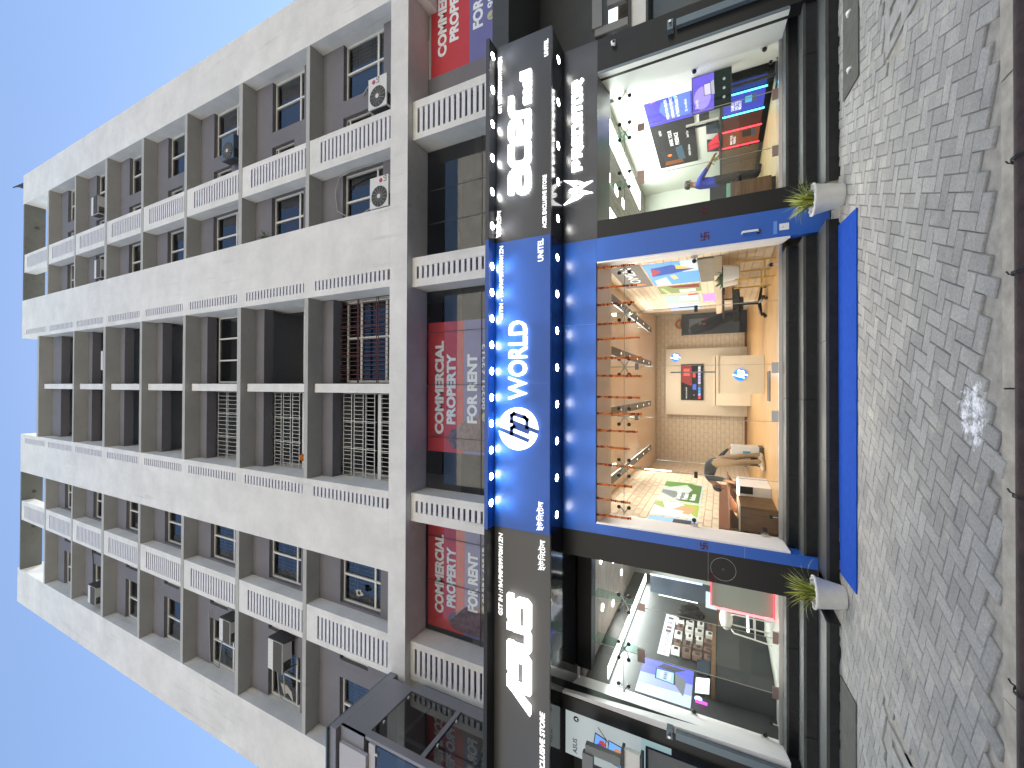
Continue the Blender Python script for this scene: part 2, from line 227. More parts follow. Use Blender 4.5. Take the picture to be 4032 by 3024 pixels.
# ------------------------------------------------------------------ mesh helpers
class MB:
    def __init__(self): self.v = []; self.f = []; self.mi = []; self.cur = 0; self.mats = []
    def use(self, mat):
        if mat not in self.mats: self.mats.append(mat)
        self.cur = self.mats.index(mat); return self
    def add(self, vs, fs):
        o = len(self.v); self.v += [tuple(p) for p in vs]
        for f in fs: self.f.append(tuple(i + o for i in f)); self.mi.append(self.cur)
        return self
    def box(self, x0, x1, y0, y1, z0, z1, bev=0):
        if x0 > x1: x0, x1 = x1, x0
        if y0 > y1: y0, y1 = y1, y0
        if z0 > z1: z0, z1 = z1, z0
        vs = [(x, y, z) for x in (x0, x1) for y in (y0, y1) for z in (z0, z1)]
        return self.add(vs, [(0, 1, 3, 2), (4, 6, 7, 5), (0, 4, 5, 1), (2, 3, 7, 6), (0, 2, 6, 4), (1, 5, 7, 3)])
    def hexa(self, p):       # eight corners: bottom ring ccw, top ring ccw
        return self.add(p, [(3, 2, 1, 0), (4, 5, 6, 7), (0, 1, 5, 4), (1, 2, 6, 5), (2, 3, 7, 6), (3, 0, 4, 7)])
    def prism(self, ring, off):   # closed polygon extruded by vector off
        n = len(ring); off = Vector(off); a = [Vector(p) for p in ring]
        return self.add(a + [p + off for p in a], [tuple(range(n))[::-1], tuple(range(n, 2*n))] + [(i, (i+1) % n, n + (i+1) % n, n + i) for i in range(n)])
    def cyl(self, p0, p1, r, n=10, r1=None, caps=True):
        p0 = Vector(p0); p1 = Vector(p1); d = (p1 - p0).normalized(); r1 = r if r1 is None else r1
        a = d.orthogonal().normalized(); b = d.cross(a)
        vs = [p0 + (a*math.cos(2*PI*i/n) + b*math.sin(2*PI*i/n))*r for i in range(n)] + [p1 + (a*math.cos(2*PI*i/n) + b*math.sin(2*PI*i/n))*r1 for i in range(n)]
        fs = [(i, (i+1) % n, n + (i+1) % n, n + i) for i in range(n)]
        if caps: fs += [tuple(range(n))[::-1], tuple(range(n, 2*n))]
        return self.add(vs, fs)
    def tube(self, pts, r, n=6):
        pts = [Vector(p) for p in pts]; rings = []; ref = None
        for i, p in enumerate(pts):
            d = (pts[min(i+1, len(pts)-1)] - pts[max(i-1, 0)]).normalized()
            if ref is None: ref = d.orthogonal().normalized()
            ref = (ref - d*ref.dot(d)).normalized(); b = d.cross(ref)
            rr = r[i] if isinstance(r, (list, tuple)) else r
            rings.append([p + (ref*math.cos(2*PI*k/n) + b*math.sin(2*PI*k/n))*rr for k in range(n)])
        vs = [q for g in rings for q in g]; fs = []
        for i in range(len(pts)-1):
            for k in range(n): fs.append((i*n+k, i*n+(k+1) % n, (i+1)*n+(k+1) % n, (i+1)*n+k))
        fs += [tuple(range(n))[::-1], tuple(range((len(pts)-1)*n, len(pts)*n))]
        return self.add(vs, fs)
    def lathe(self, c, prof, n=28):
        c = Vector(c); vs = []; fs = []
        for (r, z) in prof:
            vs += [c + Vector((r*math.cos(2*PI*k/n), r*math.sin(2*PI*k/n), z)) for k in range(n)]
        for i in range(len(prof)-1):
            for k in range(n): fs.append((i*n+k, i*n+(k+1) % n, (i+1)*n+(k+1) % n, (i+1)*n+k))
        return self.add(vs, fs)
    def disc(self, c, nrm, r, h, n=24):
        c = Vector(c); nrm = Vector(nrm).normalized(); return self.cyl(c, c + nrm*h, r, n)
    def ball(self, c, r, n=10, k=6, sq=(1, 1, 1)):
        c = Vector(c); vs = []; fs = []
        for i in range(k+1):
            t = PI*i/k
            for j in range(n):
                a = 2*PI*j/n; vs.append(c + Vector((math.sin(t)*math.cos(a)*sq[0], math.sin(t)*math.sin(a)*sq[1], math.cos(t)*sq[2]))*r)
        for i in range(k):
            for j in range(n): fs.append((i*n+j, (i+1)*n+j, (i+1)*n+(j+1) % n, i*n+(j+1) % n))
        return self.add(vs, fs)
    def mesh(self, name, o=(0, 0, 0), mat=None, smooth=False):
        me = bpy.data.meshes.new(name); o = Vector(o)
        me.from_pydata([Vector(p) - o for p in self.v], [], self.f)
        for mt in (self.mats or [mat]): me.materials.append(mt)
        if self.mats: me.polygons.foreach_set('material_index', self.mi)
        if smooth: me.polygons.foreach_set('use_smooth', [True]*len(self.f))
        me.update(); return me
    def build(self, name, mat=None, parent=None, smooth=False, label=None, kind=None, origin=None):
        o = worigin(parent) if parent else Vector(origin or (0, 0, 0))
        ob = bpy.data.objects.new(name, self.mesh(name, o, mat, smooth)); COL.objects.link(ob)
        if parent: ob.parent = parent
        else: ob.location = o
        if label: ob['label'] = label
        if kind: ob['kind'] = kind
        return ob
def worigin(o):
    v = Vector((0, 0, 0))
    while o: v = v + Vector(o.location); o = o.parent
    return v
def tag(o, label, cat, group=None):
    o['label'] = label; o['category'] = cat
    if group: o['group'] = group
    return o
def thing(name, label, cat, loc, group=None):
    e = bpy.data.objects.new(name, None); COL.objects.link(e); e.location = loc; e.empty_display_size = 0.2
    return tag(e, label, cat, group)
def copy_tree(o, parent=None):
    c = o.copy(); COL.objects.link(c)
    if parent: c.parent = parent
    for ch in list(o.children): copy_tree(ch, c)
    return c
def box(name, mat, parent, *a, **kw): return MB().box(*a).build(name, mat, parent, **kw)

_txt = {}
def text_mesh(body, offset=0.0, res=3):
    """(verts, faces, width) of flat text one unit high, in x/y"""
    k = (body, offset, res)
    if k not in _txt:
        c = bpy.data.curves.new('lettering', 'FONT'); c.body = body; c.size = 1; c.offset = offset; c.resolution_u = res; c.fill_mode = 'FRONT'
        o = bpy.data.objects.new('lettering', c); COL.objects.link(o); bpy.context.view_layer.update()
        me = bpy.data.meshes.new_from_object(o.evaluated_get(bpy.context.evaluated_depsgraph_get()))
        vs = [tuple(v.co) for v in me.vertices]; fs = [tuple(p.vertices) for p in me.polygons]
        bpy.data.objects.remove(o); bpy.data.curves.remove(c); bpy.data.meshes.remove(me)
        x0 = min(v[0] for v in vs); x1 = max(v[0] for v in vs); y0 = min(v[1] for v in vs); y1 = max(v[1] for v in vs)
        _txt[k] = (vs, fs, (x0, x1, y0, y1))
    return _txt[k]
class Face:
    """a plane in the world: origin, u axis, v axis; n points at the viewer"""
    def __init__(self, o, u, v): self.o = Vector(o); self.u = Vector(u).normalized(); self.vv = Vector(v).normalized(); self.n = self.u.cross(self.vv)
    def p(self, a, b, d=0.0): return self.o + self.u*a + self.vv*b + self.n*d
    def rect(self, mb, a0, a1, b0, b1, d0=0.0, d1=0.004):
        return mb.hexa([self.p(a0, b0, d0), self.p(a1, b0, d0), self.p(a1, b0, d1), self.p(a0, b0, d1), self.p(a0, b1, d0), self.p(a1, b1, d0), self.p(a1, b1, d1), self.p(a0, b1, d1)])
    def poly(self, mb, pts, d0=0.0, d1=0.004):
        return mb.prism([self.p(a, b, d0) for a, b in pts], self.n*(d1-d0))
    def disc(self, mb, a, b, r, d0=0.0, d1=0.004, n=24, sx=1.0):
        return self.poly(mb, [(a + r*sx*math.cos(2*PI*i/n), b + r*math.sin(2*PI*i/n)) for i in range(n)], d0, d1)
    def stroke(self, mb, pts, wd, d0=0.0, d1=0.004):
        for (a, b) in zip(pts, pts[1:]):
            dx, dy = b[0]-a[0], b[1]-a[1]; L = math.hypot(dx, dy) or 1; ex, ey = dx/L*wd/2, dy/L*wd/2; nx, ny = -dy/L*wd/2, dx/L*wd/2
            self.poly(mb, [(a[0]-ex+nx, a[1]-ey+ny), (a[0]-ex-nx, a[1]-ey-ny), (b[0]+ex-nx, b[1]+ey-ny), (b[0]+ex+nx, b[1]+ey+ny)], d0, d1)
        return mb
    def text(self, mb, body, a0, b0, height=None, width=None, d0=0.0, d1=0.006, offset=0.0, shear=0.0, res=3, solid=True):
        """left edge a0, bottom b0, fitted to height (cap) and width"""
        vs, fs, (x0, x1, y0, y1) = text_mesh(body, offset, res)
        h = height/(y1-y0) if height else width/(x1-x0); sx = width/(x1-x0) if width else h
        if not height: h = sx
        q = [(a0 + (x-x0)*sx + shear*(y-y0)*h, b0 + (y-y0)*h) for x, y, _ in vs]
        mb.add([self.p(a, b, d1) for a, b in q], fs)
        if solid and d1 - d0 > 0.008:
            ed = {}
            for f in fs:
                for i in range(len(f)):
                    e = (f[i], f[(i+1) % len(f)])
                    if (e[1], e[0]) in ed: del ed[(e[1], e[0])]
                    else: ed[e] = 1
            for (i, j) in ed: mb.add([self.p(*q[i], d1), self.p(*q[j], d1), self.p(*q[j], d0), self.p(*q[i], d0)], [(1, 0, 3, 2)])
        return mb
FRONT = lambda y, x=0, z=0: Face((x, y, z), (1, 0, 0), (0, 0, 1))          # faces the street (-y): n = u x v = (0,-1,0)
RWALL = lambda x, y=0, z=0: Face((x, y, z), (0, -1, 0), (0, 0, 1))         # right-hand wall, faces -x
LWALL = lambda x, y=0, z=0: Face((x, y, z), (0, 1, 0), (0, 0, 1))          # left-hand wall, faces +x

# ================================================================== large structure
# ---- ground, road, kerb
MB().box(-400, 400, -400, 400, -0.30, -0.20).build('ground', M['earth'], kind='structure')
MB().box(-60, 60, -9.0, 2.0, -0.196, -0.13).build('road', M['asphalt'], kind='structure')
mb = MB(); x = -12.0
while x < 12: mb.box(x+.004, x+1.496, 2.0, 2.875, -0.19, -0.004 + random.uniform(-.003, .003)); x += 1.5
mb.build('kerb', M['kerb'], kind='structure')

# ---- pavement: sandy bed, herringbone blocks 200 x 100 turned 23 degrees
pv = MB().box(-12, 12, 2.88, 7.3, -0.19, -0.014).build('pavement', M['mortar'], kind='structure')
def paver(cx, cy, ang, tone, mb=None):
    a, b = 0.0982, 0.0482; c = 0.005
    dz = random.uniform(-.0025, .0025); tx = random.uniform(-.006, .006); ty = random.uniform(-.006, .006)
    vs = []
    for (e, z) in ((0, -0.03), (0, -0.0055), (c, 0)):
        for sx, sy in ((-1, -1), (1, -1), (1, 1), (-1, 1)):
            px, py = sx*(a-e), sy*(b-e)
            vs.append((cx + px*math.cos(ang) - py*math.sin(ang), cy + px*math.sin(ang) + py*math.cos(ang), z + dz + px*tx + py*ty))
    fs = [(8, 9, 10, 11)] + [(i, (i+1) % 4, 4+(i+1) % 4, 4+i) for i in range(4)] + [(4+i, 4+(i+1) % 4, 8+(i+1) % 4, 8+i) for i in range(4)]
    return vs, fs
A0 = math.radians(-22.5); blocks = []
for i in range(-90, 90):
    for j in range(-90, 90):
        # herringbone: every lattice row steps by one, horizontal and upright blocks alternate
        for (ox, oy, up) in ((0, 0, 0), (2, 0, 1)):
            # unit cell of 2x1 blocks: lattice vectors (1,1) and (2,-2)
            gx, gy = i*1 + j*2, i*1 - j*2
            if up: px, py = (gx + 2.5)*.1, (gy + 0.0)*.1
            else: px, py = (gx + 1.0)*.1, (gy + 0.5)*.1
            wx = px*math.cos(A0) - py*math.sin(A0); wy = px*math.sin(A0) + py*math.cos(A0) + 4.2
            if abs(wx) < 7.2 and 2.93 < wy < 5.95 and abs(wx) < 2.2 + 0.9*wy: blocks.append((wx, wy, A0 + (PI/2 if up else 0)))
edge = lambda q: 2.96 + 0.05*math.sin(q*2.3) + 0.04*math.sin(q*5.1 + 1)
drains = ((-3.75, -2.72, 3.62, 4.42), (2.72, 3.75, 3.62, 4.42))
blocks = [q for q in blocks if q[1] > edge(q[0]) and not any(d[0]-.08 < q[0] < d[1]+.08 and d[2]-.08 < q[1] < d[3]+.08 for d in drains)]
blocks.sort(key=lambda q: q[0]**2*0.55 + q[1]**2)
def set_tone(me, tones):
    at = me.attributes.new('tone', 'FLOAT', 'POINT'); at.data.foreach_set('value', tones)
for k, (bx, by, an) in enumerate(blocks[:298]):
    t = random.random(); vs, fs = paver(bx, by, an, t); ob = MB().add(vs, fs).build('paving_block', M['pave'], pv)
    set_tone(ob.data, [t]*12)
mb = MB(); tones = []
for (bx, by, an) in blocks[298:]:
    t = random.random(); vs, fs = paver(bx, by, an, t); mb.add(vs, fs); tones += [t]*12
ob = mb.build('paving_blocks_beyond', M['pave'], pv, kind='stuff'); set_tone(ob.data, tones)
for (x0, x1, y0, y1) in drains:      # cast concrete drain covers with slots
    t = thing('drain_cover', 'cast concrete drain cover with slanting slots in the paving, %s the entrance' % ('left of' if x0 < 0 else 'right of'), 'drain cover', ((x0+x1)/2, (y0+y1)/2, 0), 'slotted drain covers in the pavement')
    n = 5; mb = MB().box(x0, x1, y0, y0+.10, -.03, .004).box(x0, x1, y1-.10, y1, -.03, .004)
    s = (x1-x0)/n
    for i in range(n+1):
        a = x0 + i*s; mb.box(max(x0, a-.07), min(x1, a+.07), y0+.10, y1-.10, -.03, .003)
    mb.box(x0, x1, (y0+y1)/2-.06, (y0+y1)/2+.06, -.029, .0035)
    mb.build('cover_slab', M['covercon'], t); box('slot_shadow_pit', M['dark'], t, x0+.01, x1-.01, y0+.02, y1-.02, -.06, -.031)

# ---- office building -----------------------------------------------------------------
B = 7.2
OB = thing('office_building', 'pale grey concrete office block with deep framed bays and white louvre strips', 'building', (0, B, 7.5))
slabs = [(10.885, 11.025), (13.865, 14.04), (16.93, 17.09), (19.88, 20.05), (22.85, 23.05), (25.85, 25.98), (28.87, 29.02)]
prev = [8.058] + [s[1] for s in slabs]
PX = dict(R=(2.32, 4.19), L=(-4.27, -2.42)); SLOT = dict(R=(2.48, 2.725), L=(-2.835, -2.59))
EX = dict(R=(9.0, 10.45), L=(-10.75, -9.1)); ST = dict(R=(5.57, 6.46), L=(-6.63, -5.70)); SS = dict(R=(5.775, 6.315), L=(-6.49, -5.90))
TOP = 32.2
box('beam', M['white'], OB, -10.75, 10.45, B, B+.72, 7.546, 8.058)
for s in 'RL':
    x0, x1 = PX[s]; a, b = SLOT[s]
    mb = MB().box(x0, a, B, B+1.3, 8.06, TOP).box(b, x1, B, B+1.3, 8.06, TOP).box(a, b, B+.16, B+1.3, 8.06, TOP)
    lo = 8.06
    for k in range(8):                # solid pieces between the slotted runs
        zb = slabs[k][0] - .26 if k < 7 else 31.6
        zt = prev[k+1] + .03 if k < 7 else TOP
        mb.box(a, b, B, B+.16, zb, zt)
    mb.build('pier', M['white'], OB)
    x0, x1 = EX[s]; box('side_pier', M['white'], OB, x0, x1, B, B+1.3, 7.3, TOP + (.05 if s == 'R' else .25))
    i0, i1 = (x1 - .0, EX['R'][0]) if s == 'L' else (PX['R'][1], EX['R'][0])
    bx0, bx1 = (PX['R'][1], EX['R'][0]) if s == 'R' else (EX['L'][1], PX['L'][0])
    for (zb, zt) in slabs: box('floor_slab', M['slab'], OB, bx0, bx1, B+.002, B+1.28, zb, zt)
    box('roof_canopy', M['darkgrey'], OB, bx0, bx1, B+.004, B+.72, 32.03, TOP-.02)
    mb = MB()
    for fx in (bx0 + (bx1-bx0)*.42, bx0 + (bx1-bx0)*.78): mb.cyl((fx, B+.42, 32.03), (fx, B+.42, 31.99), .075, 12)
    mb.build('canopy_light_fitting', M['acdark'], OB)
for (zb, zt) in slabs[:6] : box('floor_slab', M['slab'], OB, PX['L'][1], PX['R'][0], B+.002, B+2.2, zb, zt)
box('floor_slab', M['slab'], OB, PX['L'][1], PX['R'][0], B+.002, B+2.4, 29.9, 30.12)
box('building_core', M['recess'], OB, -10.6, 10.4, B+2.45, B+16, 7.3, 28.85)
box('roof_deck', M['darkgrey'], OB, -10.6, 10.4, B+1.3, B+16, 28.86, 29.0)  # deck colour darkened to keep bounced sun off the canopy underside

# louvre strips; every storey a panel with its own slats, the nearest 300 slats single
slat_mesh = {}; nsl = 0; far = MB()
def slat(x0, x1, z0, z1, y, parent):
    """one white concrete slat; meshes shared between alike slats"""
    k = (round(x1-x0, 3), round(z1-z0, 3))
    if k not in slat_mesh: slat_mesh[k] = MB().box(0, k[0], 0, .045, 0, k[1]).mesh('louvre_slat', (0, 0, 0), M['slatw'])
    o = bpy.data.objects.new('slat', slat_mesh[k]); COL.objects.link(o); o.parent = parent; o.location = Vector((x0, y, z0)) - worigin(parent)
def slot_run(parent, x0, x1, z0, z1, n, y):
    global nsl
    p = (z1-z0)/n; h = round(p*.60, 3)
    for i in range(n):
        za = z0 + (i+.5)*p - h/2
        if nsl < 299: slat(x0, x1, za, za+h, y, parent); nsl += 1
        else: far.box(x0, x1, y, y+.045, za, za+h)
def louvre_panel(x0, x1, a, b, z0, z1, cap, n, y0, y1, name='louvre_panel'):
    """solid frame with a slotted field a..b between z0 and z1-cap"""
    mb = MB().use(M['white']).box(x0, a, y0, y1, z0, z1).box(b, x1, y0, y1, z0, z1).box(a, b, y0, y1, z1-cap, z1)
    mb.use(M['gap']).box(a, b, y0+.17, y1-.002, z0+.002, z1-cap-.002)
    p = mb.build(name, None, OB)
    slot_run(p, a+.002, b-.002, z0+.03, z1-cap-.03, n, y0+.008)
    return p
# first floor strips (below the beam)
for (x0, x1, a, b) in ((5.66, 6.55, 5.80, 6.37), (2.28, 2.95, 2.46, 2.74), (-3.07, -2.43, -2.86, -2.60), (-6.67, -5.80, -6.53, -5.95)):
    louvre_panel(x0, x1, a, b, 5.2, 7.54, .13, 15, 7.37, 7.93)
    box('pier_foot', M['white'], OB, x0, x1, 7.37, 7.93, 4.2, 5.198)
for k in range(8):
    zb = slabs[k][0] if k < 7 else 32.02
    for s in 'RL':
        louvre_panel(*ST[s], *SS[s], prev[k]+.003, zb-.003, .42, 17, B+.012, B+.42)
        a, b = SLOT[s]
        q = box('louvre_recess', M['gap'], OB, a+.001, b-.001, B+.13, B+.158, prev[k]+.032, zb-.262 if k < 7 else 31.59)
        slot_run(q, a+.002, b-.002, prev[k]+.05, (zb-.28) if k < 7 else 31.58, 18, B+.006)
far.build('louvre_slats_above', M['slatw'], OB, kind='stuff')

# recess walls, windows -------------------------------------------------------------------
W = 7.6
def window(x0, x1, z0, z1, y, mull, trans, mat=None, fw=.05, curtain=None, grille=None):
    mb = MB().box(x0, x0+fw, y, y+.07, z0, z1).box(x1-fw, x1, y, y+.07, z0, z1).box(x0+fw, x1-fw, y, y+.07, z1-fw, z1).box(x0+fw, x1-fw, y, y+.07, z0, z0+fw)
    for mx in mull: mb.box(mx-fw/2, mx+fw/2, y-.012, y+.06, z0+fw, z1-fw)
    for tz in trans: mb.box(x0+fw, x1-fw, y-.006, y+.062, tz-fw*.6, tz+fw*.6)
    f = mb.build('window', mat or M['winf'], OB)
    xs = [x0+fw] + list(mull) + [x1-fw]; zs = [z0+fw] + list(trans) + [z1-fw]
    for i in range(len(xs)-1):
        for j in range(len(zs)-1):
            box('pane', M['pane'], f, xs[i]+.004, xs[i+1]-.004, y+.03 + .006*(i % 2), y+.038 + .006*(i % 2), zs[j]+.004, zs[j+1]-.004)
    if grille:                # welded bar grille behind the glass
        g = MB(); gy = y+.12; n = int((x1-x0)/.10)
        for i in range(1, n): g.box(x0+i*(x1-x0)/n-.006, x0+i*(x1-x0)/n+.006, gy, gy+.012, z0, z1)
        zz = z0+.1; t = 0
        while zz < z1: g.box(x0, x1, gy-.004, gy+.014, zz-.007, zz+.007); zz += (.42, .09)[t % 2]; t += 1
        g.build('window_grille', M['grille'] if grille == 'white' else M['redgrille'], f)
    if curtain: 
        c = MB(); n = 14; yy = y+.28
        for i in range(n):
            a = x0 + (x1-x0)*i/n; b = x0 + (x1-x0)*(i+1)/n; d = .03*(i % 2)
            c.add([(a, yy+d, z0+.35), (b, yy+.03-d, z0+.35), (b, yy+.03-d, z1-.02), (a, yy+d, z1-.02)], [(0, 1, 2, 3)])
        c.build('curtain', curtain, f)
    return f
for k in range(7):
    zb, zp = slabs[k][0], prev[k]; hd = zb - .80; sill = zp + .62; tr = [zb-1.93]
    for s in 'RL':
        sg = 1 if s == 'R' else -1; off = 0 if s == 'R' else -.07
        X = lambda v: sg*v + off
        ox = lambda a, b: (min(X(a), X(b)), max(X(a), X(b)))
        wall = MB()
        wx0, wx1 = ox(4.19, 9.0)
        wall.box(wx0, wx1, W, W+.16, hd, zb)                                  # lintel wall
        wall.box(*ox(7.05, 7.50), W, W+.16, zp, hd)                            # between ventilator and window
        wall.box(*ox(5.56, 6.50), W, W+.16, zp, hd)                            # behind the strip
        wall.box(*ox(6.50, 7.05), W, W+.16, zp, hd-1.0)                       # below ventilator
        wall.box(*ox(7.50, 9.0), W, W+.16, zp, sill); wall.box(*ox(4.19, 5.56), W, W+.16, zp, sill)
        wall.build('recess_wall', M['recess'], OB)
        cur = {('R', 1): M['curtain'], ('R', 2): M['curtain']}.get((s, k))
        gr = 'white' if k in (0, 1, 2) else None
        if k == 0 and s == 'R': gr = 'brown'
        window(*ox(7.50, 9.0), sill, hd, W+.11, [X(8.25)], tr, curtain=cur, grille=gr if not cur else None)
        window(*ox(4.19, 5.56), sill, hd, W+.11, [X(4.845)], tr, curtain=cur, grille=gr if not cur else None)
        v = window(*ox(6.50, 7.05), hd-1.0, hd, W+.11, [X(6.80)], [hd-.14], fw=.035)
        lv = MB()
        for i in range(6): lv.box(*ox(6.55+i*.045, 6.572+i*.045), W+.16, W+.20, hd-.96, hd-.16)
        lv.build('ventilator_louvre', M['winf'], v)
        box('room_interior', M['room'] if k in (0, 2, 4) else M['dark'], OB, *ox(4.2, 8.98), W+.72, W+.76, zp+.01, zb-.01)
        if k == 6:           # wall behind the top storey carries the roof
            pass
# middle bay: two cells per storey either side of a pale bar
CX = dict(R=(.10, 2.31), L=(-2.41, -.20))
def bar_grille(x0, x1, z0, z1, y, mat, tiers, n, name='safety_grille', parent=None, t=.011):
    g = MB()
    for (za, zb_) in tiers:
        for i in range(n+1):
            xx = x0 + (x1-x0)*i/n; g.box(xx-t/2, xx+t/2, y, y+t, za, zb_)
        g.box(x0, x1, y-.003, y+t, za-.009, za+.009); g.box(x0, x1, y-.003, y+t, zb_-.009, zb_+.009)
    for i in range(4):
        xx = x0 + (x1-x0)*i/3; g.box(xx-.007, xx+.007, y-.004, y+t, z0, z1)
    g.box(x0-.012, x0+.012, y-.004, y+.02, z0, z1); g.box(x1-.012, x1+.012, y-.004, y+.02, z0, z1)
    return g.build(name, mat, parent or OB)
for k in range(7):
    zb = slabs[k][0] if k < 6 else 29.9; zp = prev[k]
    box('bay_divider', M['white'], OB, -.165, .065, 7.37, 7.62, zp+.004, zb-.06)
    box('divider_wall', M['recess'], OB, -.165, .065, 7.622, 9.2, zp+.004, zb-.004)
    mb = MB().box(PX['L'][1]+.005, -.17, 7.64, 7.93, zb-.42, zb-.003).box(.07, PX['R'][0]-.005, 7.64, 7.93, zb-.42, zb-.003)
    if k == 6: mb.box(PX['L'][1]+.005, -.17, 7.64, 7.93, zb-1.1, zb-.421).box(.07, PX['R'][0]-.005, 7.64, 7.93, zb-1.1, zb-.421)
    mb.build('lintel', M['recess'], OB)
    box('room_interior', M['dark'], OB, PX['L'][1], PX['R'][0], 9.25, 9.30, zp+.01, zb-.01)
    sillz = zp + .35
    for c in 'LR':
        x0, x1 = CX[c]; zt = zb - .45; y = 7.96
        if k == 0 and c == 'R':
            window(x0, x1, sillz, zt, y+.12, [(x0+x1)/2+.1], [zt-.55, zt-1.45], fw=.06)
            bar_grille(x0-.02, x1+.01, zp+.03, zt+.30, y-.09, M['redgrille'], [(zt-.15+.30, zt+.30-.02), (zt-.62, zt+.12), (zt-1.30, zt-.66), (zp+.05, zt-1.36)], 19, t=.014)
        elif (k, c) in ((0, 'L'), (1, 'L')):
            bar_grille(x0, x1, zt-1.22, zt, y, M['grille'], [(zt-.32, zt-.02), (zt-.75, zt-.42), (zt-1.16, zt-.85)], 20)
            bar_grille(x0, x1, zp+.02, zt-1.36, y, M['grille'], [(zp+.04, zt-1.38)], 19)
            box('transom', M['winf'], OB, x0, x1, y+.03, y+.10, zt-1.34, zt-1.25)
        elif (k, c) == (2, 'L'):
            g = bar_grille(x0, x1, zt-1.3, zt, y, M['grille'], [(zt-.52, zt-.04), (zt-1.25, zt-.60)], 16)
            bar_grille(x0, x1, zp+.02, zt-1.42, y, M['grille'], [(zp+.05, zt-1.5)], 16)
        elif (k, c) == (2, 'R'):
            window(x0, x1, zt-1.35, zt, y+.02, [x0+.75, x0+1.48], [], fw=.05)
            bar_grille(x0, x1, zp+.02, zt-1.42, y, M['grille'], [(zp+.05, zt-1.95), (zt-1.95, zt-1.46)], 18)
        elif k in (1, 3):
            bar_grille(x0, x1, zp+.02, zt-1.36, y, M['grille'], [(zp+.05, zt-1.42)], 20)
            box('transom', M['winf'], OB, x0, x1, y+.01, y+.06, zt-1.36, zt-1.31)
        elif k == 5:
            bar_grille(x0, x1, zp+.02, zt, y, M['gunmetal'], [(zp+.05, zt-1.1), (zt-1.02, zt-.5), (zt-.42, zt-.02)], 24, t=.014)
            box('transom', M['winf'], OB, x0, x1, y-.03, y+.03, zt-1.1, zt-1.04)

# first floor: long glazing behind the strips, grey rooms, side wall with ventilator colour
G1 = 7.91
mb = MB().box(-5.80, 5.66, G1, G1+.012, 4.3, 7.545); mb.build('first_floor_glazing', M['bigpane'], OB)
gj = MB()
for xx in (-4.6, -3.55, -1.2, 0.05, 1.3, 3.9, 4.7): gj.box(xx-.006, xx+.006, G1-.004, G1+.014, 4.3, 7.54)
gj.box(-5.8, 5.66, G1-.005, G1+.015, 6.0, 6.014); gj.build('glazing_joint', M['acdark'], OB)
box('first_floor_room', M['room'], OB, -5.8, 5.66, 9.4, 9.45, 4.3, 7.54)
box('recess_wall', M['recess'], OB, 6.551, 7.42, G1, G1+.2, 4.3, 7.545)
box('cream_side_wall', M['cream_wall'], OB, 7.421, 11.2, G1+.03, G1+.25, 4.62, 7.545)
box('first_floor_deck', M['acp_black'], OB, -6.5, 11.2, 7.3, 9.4, 4.05, 4.29)
box('dark_soffit', M['asuswall'], OB, 5.515, 11.2, 5.9, 12, 4.30, 4.6)

# rooftop rack
t = thing('rooftop_rack', 'small dark slatted rack leaning over the right end of the roof edge', 'rack', (10.0, 7.3, 32.25))
for i in range(5):
    MB().tube([(9.80+.092*i, 7.30, 32.24), (10.20+.018*i, 7.27, 33.35+.17*i)], .032, 5).build('slat', M['acdark'], t)
MB().box(9.74, 10.24, 7.27, 7.33, 32.22, 32.29).build('rail', M['acdark'], t)

# ---- left neighbour: glazed display box of grey composite panels over the pavement
t = thing('glazed_display_box', 'projecting grey clad first floor box with glass panels at the left end of the facade', 'display box', (-6.53, 5.5, 4.6))
xr, yn = -6.53, 5.46
box('top_fascia', M['alu'], t, -9.5, xr-.002, yn+.06, 7.2, 7.76, 7.93)
box('rim', M['darkbluegrey'], t, -9.5, xr, yn, 7.19, 7.931, 7.96)
mb = MB(); mb.box(xr-.06, xr, yn+.18, 7.05, 7.14, 7.755); mb.box(-9.5, xr, yn+.17, yn+.23, 7.14, 7.755)
mb.build('upper_cladding', M['alu'], t)
box('pale_cladding', M['alulight'], t, -9.5, xr-.25, yn+.10, yn+.165, 7.02, 7.70)
box('frame_rail', M['alu'], t, xr-.05, xr+.012, 5.66, 5.80, 4.5, 7.138)
box('frame_rail', M['alu'], t, xr-.05, xr+.010, 6.95, 7.19, 4.5, 7.138)
box('cross_bar', M['alu'], t, xr-.045, xr+.014, 5.802, 6.948, 5.86, 5.95)
box('side_glass', M['pane'], t, xr-.022, xr-.012, 5.80, 6.95, 4.5, 5.86)
box('side_glass', M['pane'], t, xr-.022, xr-.012, 5.80, 6.95, 5.95, 7.13)
box('front_rail', M['alulight'], t, -9.5, xr-.051, yn+.17, yn+.24, 6.86, 7.018)
box('front_glass', M['pane'], t, -9.5, xr-.06, yn+.19, yn+.20, 4.5, 6.86)
mb = MB()
for (yy, zz) in ((6.05, 7.05), (6.75, 7.05), (6.1, 5.80), (6.7, 5.80)): mb.box(xr-.03, xr+.02, yy, yy+.035, zz, zz+.03)
for xx in (-6.75, -7.2): mb.box(xx, xx+.03, yn+.165, yn+.2, 6.80, 6.86)
mb.build('glass_clip', M['winf'], t)
box('back_wall', M['room'], t, -9.5, -6.9, 7.22, 7.3, 4.4, 7.7)
box('floor_plate', M['dark'], t, -9.5, xr-.07, yn+.25, 7.2, 4.36, 4.44)
q = MB(); q.box(-6.62, -6.60, 6.0, 7.0, 5.02, 5.10).box(-6.62, -6.60, 6.0, 7.0, 6.55, 6.62).box(-6.62, -6.60, 6.0, 6.06, 5.1, 6.55).box(-6.62, -6.60, 6.94, 7.0, 5.1, 6.55)
q.build('inner_frame', M['mint'] if False else M['asusgrey'], t)

